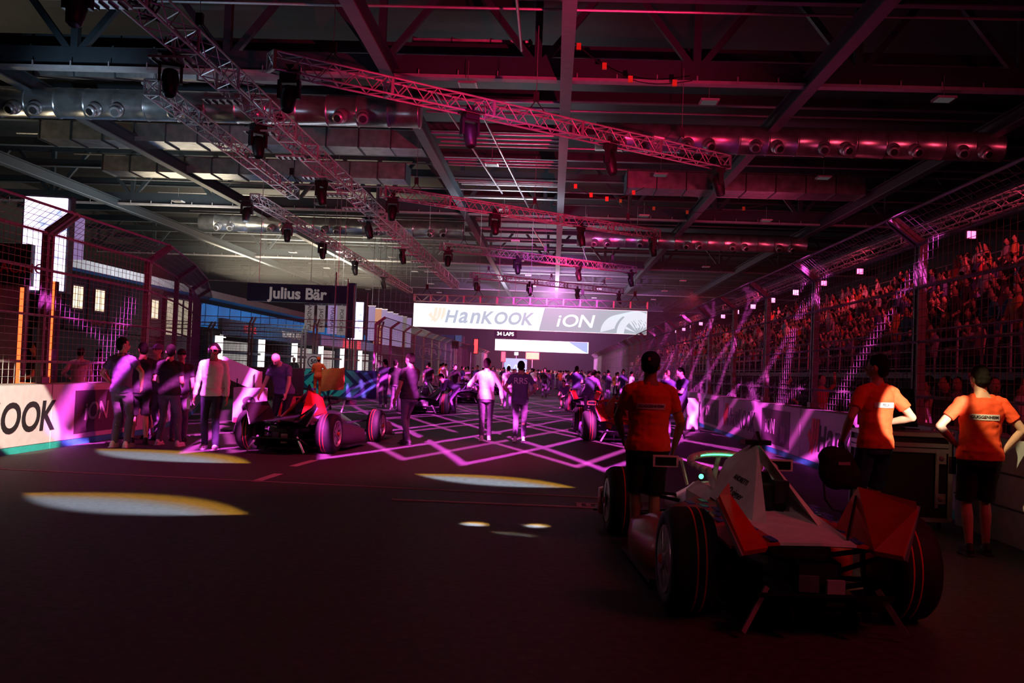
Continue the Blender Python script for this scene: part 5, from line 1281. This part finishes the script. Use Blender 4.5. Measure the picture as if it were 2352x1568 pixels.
mb = MB()
for k in range(33): mb.box((.53, -50+3.1*k, 5.36), (.04, .08, 1.9))
mb.build('seams', M['navy'], t)
# cabins with windows at left
names5 = ['nearest', 'second', 'third', 'fourth', 'farthest']
for k in range(6):
    y = 36.45+1.95*k
    t = empty('site_cabin', (-20.1, y, 0), 0, 'stacked blue-grey cabin, %s' % ['with a lit window partly behind the orange post', 'with a lit window left of the first inner fence post', 'with a lit window, third from the left', 'without window and faint lettering', 'plain, beside the farthest lit window', 'with the farthest lit window'][k], 'cabin')
    MB().box((-1.2, .97, 3.75), (2.4, 1.93, 2.3)).build('upper_shell', M['cabin'], t); MB().box((-1.4, .97, 1.3), (2.4, 1.93, 2.55)).build('lower_shell', M['facade'], t)
    MB().box((-1.2, .97, 4.95), (2.5, 1.94, .14)).box((.01, .04, 3.75), (.06, .07, 2.3)).build('frame', M['steel'], t)
    if k in (0, 1, 2, 5):
        wf = MB().box((.02, .97, 3.95), (.06, .90, 1.05)).build('window_frame', M['shirtwhite'], t)
        MB().box((.05, .75, 3.95), (.02, .36, .9)).box((.05, 1.19, 3.95), (.02, .36, .9)).build('pane', E['window'], wf)
    if k in (2, 3): text_mesh(['', '', 'FIA RACE', 'CONTROL'][k], .36, M['flag'], t, (.03, .97, 2.95), (PI/2, 0, PI/2), 'lettering')
for k in range(2):
    t = empty('glass_cabin', (-20.0, 48.4+2.25*k, 0), 0, ['pale lit cabin front beyond the farthest cabin window', 'second pale lit cabin front next to it'][k], 'cabin')
    MB().box((-1, 1.1, 2.4), (2, 2.2, 4.7)).build('shell', M['cabin'], t); MB().box((.02, 1.1, 3.7), (.04, 1.9, 1.9)).build('lit_front', E['pane'], t)
# LED screen and orange post at far left
SY = 21
x, z, w_, h = px_box(62, 452, 142, 668, SY)
t = empty('led_screen', (x, SY, 0), .15, 'tall glowing white and violet LED screen behind the fence at far left', 'screen')
MB().box((0, .2, z), (w_+.12, .3, h+.12)).build('housing', M['black'], t); MB().box((0, 0, z), (w_, .05, h)).build('display', E['screen'], t); MB().tube((0, .2, 0), (0, .2, z-h/2), .12, 8).build('post', M['pipe'], t)
x, z, w_, h = px_box(-70, 555, 64, 655, 20)
t = empty('team_sign', (x, 20, 0), .1, 'black sign panel with dim red letters at the left edge', 'sign')
MB().box((0, .1, z), (w_, .2, h)).build('panel', M['black'], t); MB().box((0, .1, (z-h/2)/2), (w_*.9, .12, z-h/2)).build('lower_wall', M['shirtgrey'], t)
text_mesh('JAGUAR', .24, M['shirtpurple'], t, (.18, -.01, z+h*.38), (PI/2, 0, 0)); text_mesh('TCS RACING', .30, M['logo_red'], t, (.1, -.01, z-h*.1), (PI/2, 0, 0))
x, z, w_, h = px_box(-60, 450, 34, 560, 19.4)
t = empty('wall_screen', (x, 22, 0), .1, 'dim violet screen above the black sign panel at the left edge', 'screen')
MB().box((0, .1, z), (w_*1.1, .2, h)).build('display', E['bannerv'], t); MB().tube((0, .15, 0), (0, .15, z-h/2), .08, 6).build('post', M['pipe'], t)
x, z, w_, h = px_box(98, 645, 118, 885, 16.6)
t = empty('light_post', (x, 16.6, 0), 0, 'glowing orange LED post behind the left barrier', 'light post')
MB().box((0, .04, z), (w_, .1, h)).build('housing', M['black'], t); MB().box((0, -.02, z), (w_*.8, .03, h)).build('led_strip', E['orange'], t); MB().box((0, .04, .4), (.1, .1, .8)).build('foot', M['black'], t)
x, z, w_, h = px_box(42, 660, 52, 885, 16.8)
t = empty('light_post', (x, 16.8, 0), 0, 'thinner orange LED post left of the bright one', 'light post')
MB().box((0, -.02, z), (.05, .05, h)).build('led_strip', E['orange'], t); MB().box((.5, -.02, z-h/2+.03), (1.0, .05, .05)).build('cross_strip', E['orange'], t); MB().box((0, .04, .4), (.1, .1, .8)).build('foot', M['black'], t)
t = empty('bar_table', (-11.6, 18.6, 0), 0, 'dark high table behind the orange LED post', 'table')
MB().box((0, 0, 1.05), (1.4, .6, .05)).build('table_top', M['visor'], t); MB().tube((0, 0, 0), (0, 0, 1.03), .05, 8).build('column', M['black'], t)
t = empty('warm_light_box', (-12.3, 19.2, 0), 0, 'small warm tube light beside the dark-haired person', 'lamp')
MB().box((0, 0, 1.5), (.05, .05, .6)).box((.12, 0, 1.78), (.2, .05, .04)).build('tube', E['warmtube'], t); MB().box((0, 0, .6), (.06, .06, 1.2)).build('stand', M['black'], t)

# ---------------------------------------------------------------- grandstand on the right
GX, GY0, GY1, NR = 9.0, 13.0, 125.0, 9
t = empty('grandstand', (GX, 0, 0), 0, 'long stepped grandstand behind the right-hand fence', 'grandstand')
for k in range(NR):
    MB().box((.45+.85*k, (GY0+GY1)/2, 1.9+.42*k-.08), (.87, GY1-GY0, .16)).build('step', M['steel'], t)
    MB().box((.75+.85*k, (GY0+GY1)/2, 1.9+.42*k+.36), (.36, GY1-GY0, .05)).build('bench', M['facade'], t)
mb = MB(); y = GY0
k = 0
while y < 80 and k < 24:
    p = MB().tube((0, 0, 0), (0, 0, 1.8), .05, 6).tube((3.4, 0, 0), (3.4, 0, 3.4), .05, 6).tube((7.6, 0, 0), (7.6, 0, 5.6), .05, 6).tube((0, 0, .2), (3.4, 0, 3.2), .035, 5).tube((3.4, 0, .2), (7.6, 0, 5.2), .035, 5)
    p.build('support_frame', M['rail'], t, loc=(0.15, y, 0)); y += 2.6; k += 1
def railing(X, z, y0, y1, st, label, hgt=1.0):
    r = empty('railing', (X, 0, z), 0, label, 'railing')
    MB().tube((0, y0, hgt), (0, y1, hgt), .025, 6).tube((0, y0, hgt*.5), (0, y1, hgt*.5), .018, 6).tube((0, y0, .08), (0, y1, .08), .018, 6).build('rails', M['rail'], r)
    n = int((y1-y0)/st)
    for i in range(min(n, 60)): MB().tube((0, y0+i*st, 0), (0, y0+i*st, hgt), .028, 6).build('baluster', M['rail'], r)
railing(GX-.02, 1.9, GY0, GY1, 1.25, 'lower front railing of the grandstand')
railing(GX+.85*NR+.1, 1.9+.42*NR, GY0, GY1, 1.7, 'upper back railing above the crowd', 1.1)
# hall truss over the stand with pink floods
truss((14, 12, 7.45), (14, 120, 7.45), .4, M['truss'], 'long truss over the grandstand carrying the pink floodlights', seg=.8, blocks=8)
for k, Y in enumerate((33, 44.8, 50.7, 56.5, 62.5, 68.5, 74.5, 80.5, 86.5, 92.5, 98.5, 104.5, 110.5)):
    t = empty('pink_floodlight', (14, Y, 6.75), 0, 'small glowing pink floodlight over the grandstand, %s from the right' % (ordn+['thirteenth'])[k], 'floodlight')
    s_ = .13 if k < 3 else .16; MB().box((0, .08, 0), (s_*2.4, .14, s_*2.2)).build('housing', M['black'], t); MB().box((0, -.02, 0), (s_*2, .08, s_*1.8)).build('lens', E['pink'] if k < 3 else E['pinkw'], t)
    MB().tube((0, .08, .1), (0, .08, .52), .025, 5).build('bracket', M['black'], t)
for k, Y in enumerate((20, 34, 50, 72, 100)):
    lamp('stand_flood', 'SPOT', (13.2, Y-8, 9.5), (1, .06, .13), [1600, 2200, 2400, 3200, 4500][k], (12.6, Y+7, 3.5), .25, 88, .8)
# spectators: seated and standing kinds, colour varies per figure
def obj_rand(name, stops, rough=.8):
    m = bpy.data.materials.new(name); m.use_nodes = True; nt = m.node_tree; oi = nt.nodes.new('ShaderNodeObjectInfo'); cr = nt.nodes.new('ShaderNodeValToRGB'); cr.color_ramp.interpolation = 'CONSTANT'
    while len(cr.color_ramp.elements) < len(stops): cr.color_ramp.elements.new(.5)
    for i, c in enumerate(stops): cr.color_ramp.elements[i].position = i/len(stops); cr.color_ramp.elements[i].color = (*c, 1)
    nt.links.new(oi.outputs['Random'], cr.inputs[0]); b = nt.nodes['Principled BSDF']; nt.links.new(cr.outputs[0], b.inputs['Base Color']); b.inputs['Roughness'].default_value = rough
    return m
M['rshirt'] = obj_rand('spectator_tops', [(.6, .58, .6), (.03, .03, .04), (.5, .06, .05), (.1, .12, .3), (.04, .04, .05), (.55, .4, .3), (.3, .3, .33), (.02, .2, .2), (.7, .3, .1), (.05, .05, .06)])
SM = [M['skin'], M['rshirt'], M['trs'], M['hair']]
def spect(kind):
    b = MB()
    if kind < 3:   # seated
        b.loft([[Vector((rx*math.cos(i*PI/4), ry*math.sin(i*PI/4)+(z-.42)*.12, z)) for i in range(8)] for z, rx, ry in ((.40, .17, .13), (.60, .16, .12), (.85, .20, .12), (.95, .14, .08), (.99, .06, .05))], mi=1)
        for s in (-1, 1):
            if kind == 2 and s > 0: pts = [(.2, 0, .88), (.27, -.12, 1.12), (.22, -.2, 1.35)]
            elif kind == 1: pts = [(s*.2, 0, .88), (s*.24, -.16, .70), (s*.06, -.32, .86)]
            else: pts = [(s*.2, 0, .88), (s*.25, -.05, .62), (s*.14, -.28, .52)]
            b.tube(pts[0], pts[1], .055, 6, .045, mi=1); b.tube(pts[1], pts[2], .04, 6, .03, mi=0); b.sph(pts[2], .045, 6, 4)
            b.tube((s*.1, 0, .44), (s*.12, -.40, .46), .09, 6, .065, mi=2); b.tube((s*.12, -.40, .46), (s*.12, -.42, .06), .06, 6, .05, mi=2); b.box((s*.12, -.47, .03), (.09, .22, .06), mi=3)
        hz = 1.13
    else:
        b.loft([[Vector((rx*math.cos(i*PI/4), ry*math.sin(i*PI/4), z)) for i in range(8)] for z, rx, ry in ((.85, .16, .12), (1.1, .16, .12), (1.36, .21, .12), (1.45, .14, .08), (1.5, .06, .05))], mi=1)
        for s in (-1, 1):
            pts = [(s*.2, 0, 1.38), (s*.27, -.05, 1.12), (s*.2, -.2, 1.0)] if kind == 3 or s < 0 else [(.2, 0, 1.38), (.3, -.1, 1.55), (.24, -.14, 1.8)]
            b.tube(pts[0], pts[1], .055, 6, .045, mi=1); b.tube(pts[1], pts[2], .04, 6, .03, mi=0); b.sph(pts[2], .045, 6, 4)
            b.tube((s*.09, 0, .88), (s*.11, -.02, .06), .09, 6, .055, mi=2); b.box((s*.11, -.06, .03), (.09, .25, .06), mi=3)
        hz = 1.63
    b.tube((0, 0, hz-.18), (0, 0, hz-.05), .05, 6); b.sph((0, -.01, hz), (.085, .10, .12), 10, 8); b.sph((0, .025, hz+.03), (.093, .10, .11), 10, 6, mi=3); b.tube((0, -.11, hz), (0, -.125, hz-.02), .015, 5)
    return b.mesh('person', SM, True)
SK = [spect(i) for i in range(5)]
slots = []
for Y in [19+.55*i for i in range(184)]:
    for r in range(NR):
        if RND.random() < .93: slots.append((Y+RND.uniform(-.12, .12), r))
slots.sort(key=lambda s: s[0])
slots = [s for s in slots if s[0] > (GX+.5+.85*s[1])*1.98]
near = slots[:185]; rest = slots[185:]
pose = ['seated with hands down', 'seated with hands raised to the face', 'seated with one arm up', 'standing', 'standing with one arm raised']
def sp_place(Y, r): return Vector((GX+.72+.85*r+RND.uniform(-.05, .05), Y, 1.9+.42*r))
for Y, r in near:
    k = RND.choices(range(5), (5, 3, 2, 2, 1))[0]; o = bpy.data.objects.new('person', SK[k]); C.objects.link(o)
    o.location = sp_place(Y, r)+Vector((0 if k < 3 else -.45, 0, 0)); o.rotation_euler = (0, 0, -PI/2+RND.uniform(-.5, .4)); o.scale = (1, 1, RND.uniform(.94, 1.05))
    tag(o, 'spectator %s, row %s of the right-hand grandstand' % (pose[k], ['one', 'two', 'three', 'four', 'five', 'six', 'seven', 'eight', 'nine'][r]), 'person', 'spectators %s in grandstand row %d' % (pose[k], r+1))
# the rest of the crowd as one object
SM2 = [M['skin'], M['shirtblack'], M['trs'], M['hair'], M['shirtwhite'], M['logo_red'], M['shirtgrey'], M['flag'], M['teal2']]
V = []; Fc = []; MI = []
tpl = [([v.co.copy() for v in m.vertices], [tuple(p.vertices) for p in m.polygons], [p.material_index for p in m.polygons]) for m in (SK[0], SK[1], SK[3])]
for Y, r in rest:
    vs, fs, mi = tpl[RND.choices((0, 1, 2), (5, 3, 2))[0]]; p = sp_place(Y, r); R = Matrix.Rotation(-PI/2+RND.uniform(-.5, .4), 3, 'Z'); n = len(V)
    c = RND.choice((1, 1, 4, 4, 5, 6, 6, 7, 8)); V += [tuple(p+R@v) for v in vs]; Fc += [tuple(i+n for i in f) for f in fs]; MI += [c if m == 1 else m for m in mi]
mb = MB(); mb.v = V; mb.f = Fc; mb.mi = MI
me = bpy.data.meshes.new('spectator_crowd'); me.from_pydata(V, [], Fc)
for m in SM2: me.materials.append(m)
me.polygons.foreach_set('material_index', MI); me.polygons.foreach_set('use_smooth', [True]*len(Fc)); me.update()
o = bpy.data.objects.new('spectator_crowd', me); C.objects.link(o); tag(o, 'packed mass of spectators filling the far length of the grandstand', 'crowd', kind='stuff')
V = []; Fc = []; MI = []; vs, fs, mi = tpl[2]
for i in range(170):
    p = Vector((RND.uniform(-7.6, 4.4), 84+i*.42, 0)); R = Matrix.Rotation(RND.uniform(0, 6.28), 3, 'Z'); n = len(V); c = RND.choice((1, 1, 4, 4, 5, 6, 7))
    V += [tuple(p+R@v) for v in vs]; Fc += [tuple(j+n for j in f) for f in fs]; MI += [c if m == 1 else m for m in mi]
me = bpy.data.meshes.new('grid_crowd'); me.from_pydata(V, [], Fc)
for m in SM2: me.materials.append(m)
me.polygons.foreach_set('material_index', MI); me.polygons.foreach_set('use_smooth', [True]*len(Fc)); me.update()
o = bpy.data.objects.new('grid_crowd', me); C.objects.link(o); tag(o, 'dense crowd standing on the track far away beneath the second banner', 'crowd', kind='stuff')
lamp('crowd_light', 'SPOT', (-1, 88, 9), (1, .75, .95), 9000, (-1, 112, 1), .3, 60, .8)
# people on the ground between fence and stand
for k, (px, Y) in enumerate(((2130, 15.5), (2172, 15.2), (2200, 16), (2285, 14.5), (1888, 22), (2345, 14), (1810, 26))):
    v = atY(px, 850, Y); o = bpy.data.objects.new('person', SK[3 if k % 2 else 4] if k not in (1, 3) else SK[3]); C.objects.link(o); o.location = (v.x, Y, 0); o.rotation_euler = (0, 0, -1.9+.6*k); o.scale = (1, 1, .98)
    tag(o, 'person behind the right fence, %s' % ['left of the person with hands on hips', 'close beside the hands-on-hips head', 'behind the head of the person with hands on hips', 'right of the person with hands on hips', 'left of the person in spotlit shirt', 'at the right edge of the frame', 'near the purple streaks on the fence'][k], 'person')
# crowd-control hoops behind the left fence
for k in range(3):
    t = empty('crowd_barrier', (-11.5-1.3*k*.9, 16.2+.5*k, 0), .3, 'rounded metal crowd barrier behind the left barrier, %s' % ['right', 'middle', 'left'][k], 'barrier')
    MB().path([(-.55, 0, .0), (-.55, 0, 1.3), (-.45, 0, 1.45), (.45, 0, 1.45), (.55, 0, 1.3), (.55, 0, 0)], .022, 6).build('frame', M['rail'], t)
    mb = MB()
    for i in range(8): mb.tube((-.48+.137*i, 0, .2), (-.48+.137*i, 0, 1.43), .008, 4)
    mb.tube((-.55, 0, .2), (.55, 0, .2), .015, 5); mb.build('bars', M['rail'], t)
# haze hanging at the far end of the hall
mh = bpy.data.materials.new('haze'); mh.use_nodes = True; nt = mh.node_tree; nt.nodes.remove(nt.nodes['Principled BSDF'])
vs_ = nt.nodes.new('ShaderNodeVolumeScatter'); vs_.inputs['Density'].default_value = .0040; vs_.inputs['Anisotropy'].default_value = .1; nt.links.new(vs_.outputs[0], nt.nodes['Material Output'].inputs['Volume'])
hz = MB().box((0, 0, 0), (60, 170, 15)).build('haze', mh, loc=(-6, 160, 7.8)); tag(hz, 'thin smoky haze at the far end of the hall', 'haze', kind='stuff')
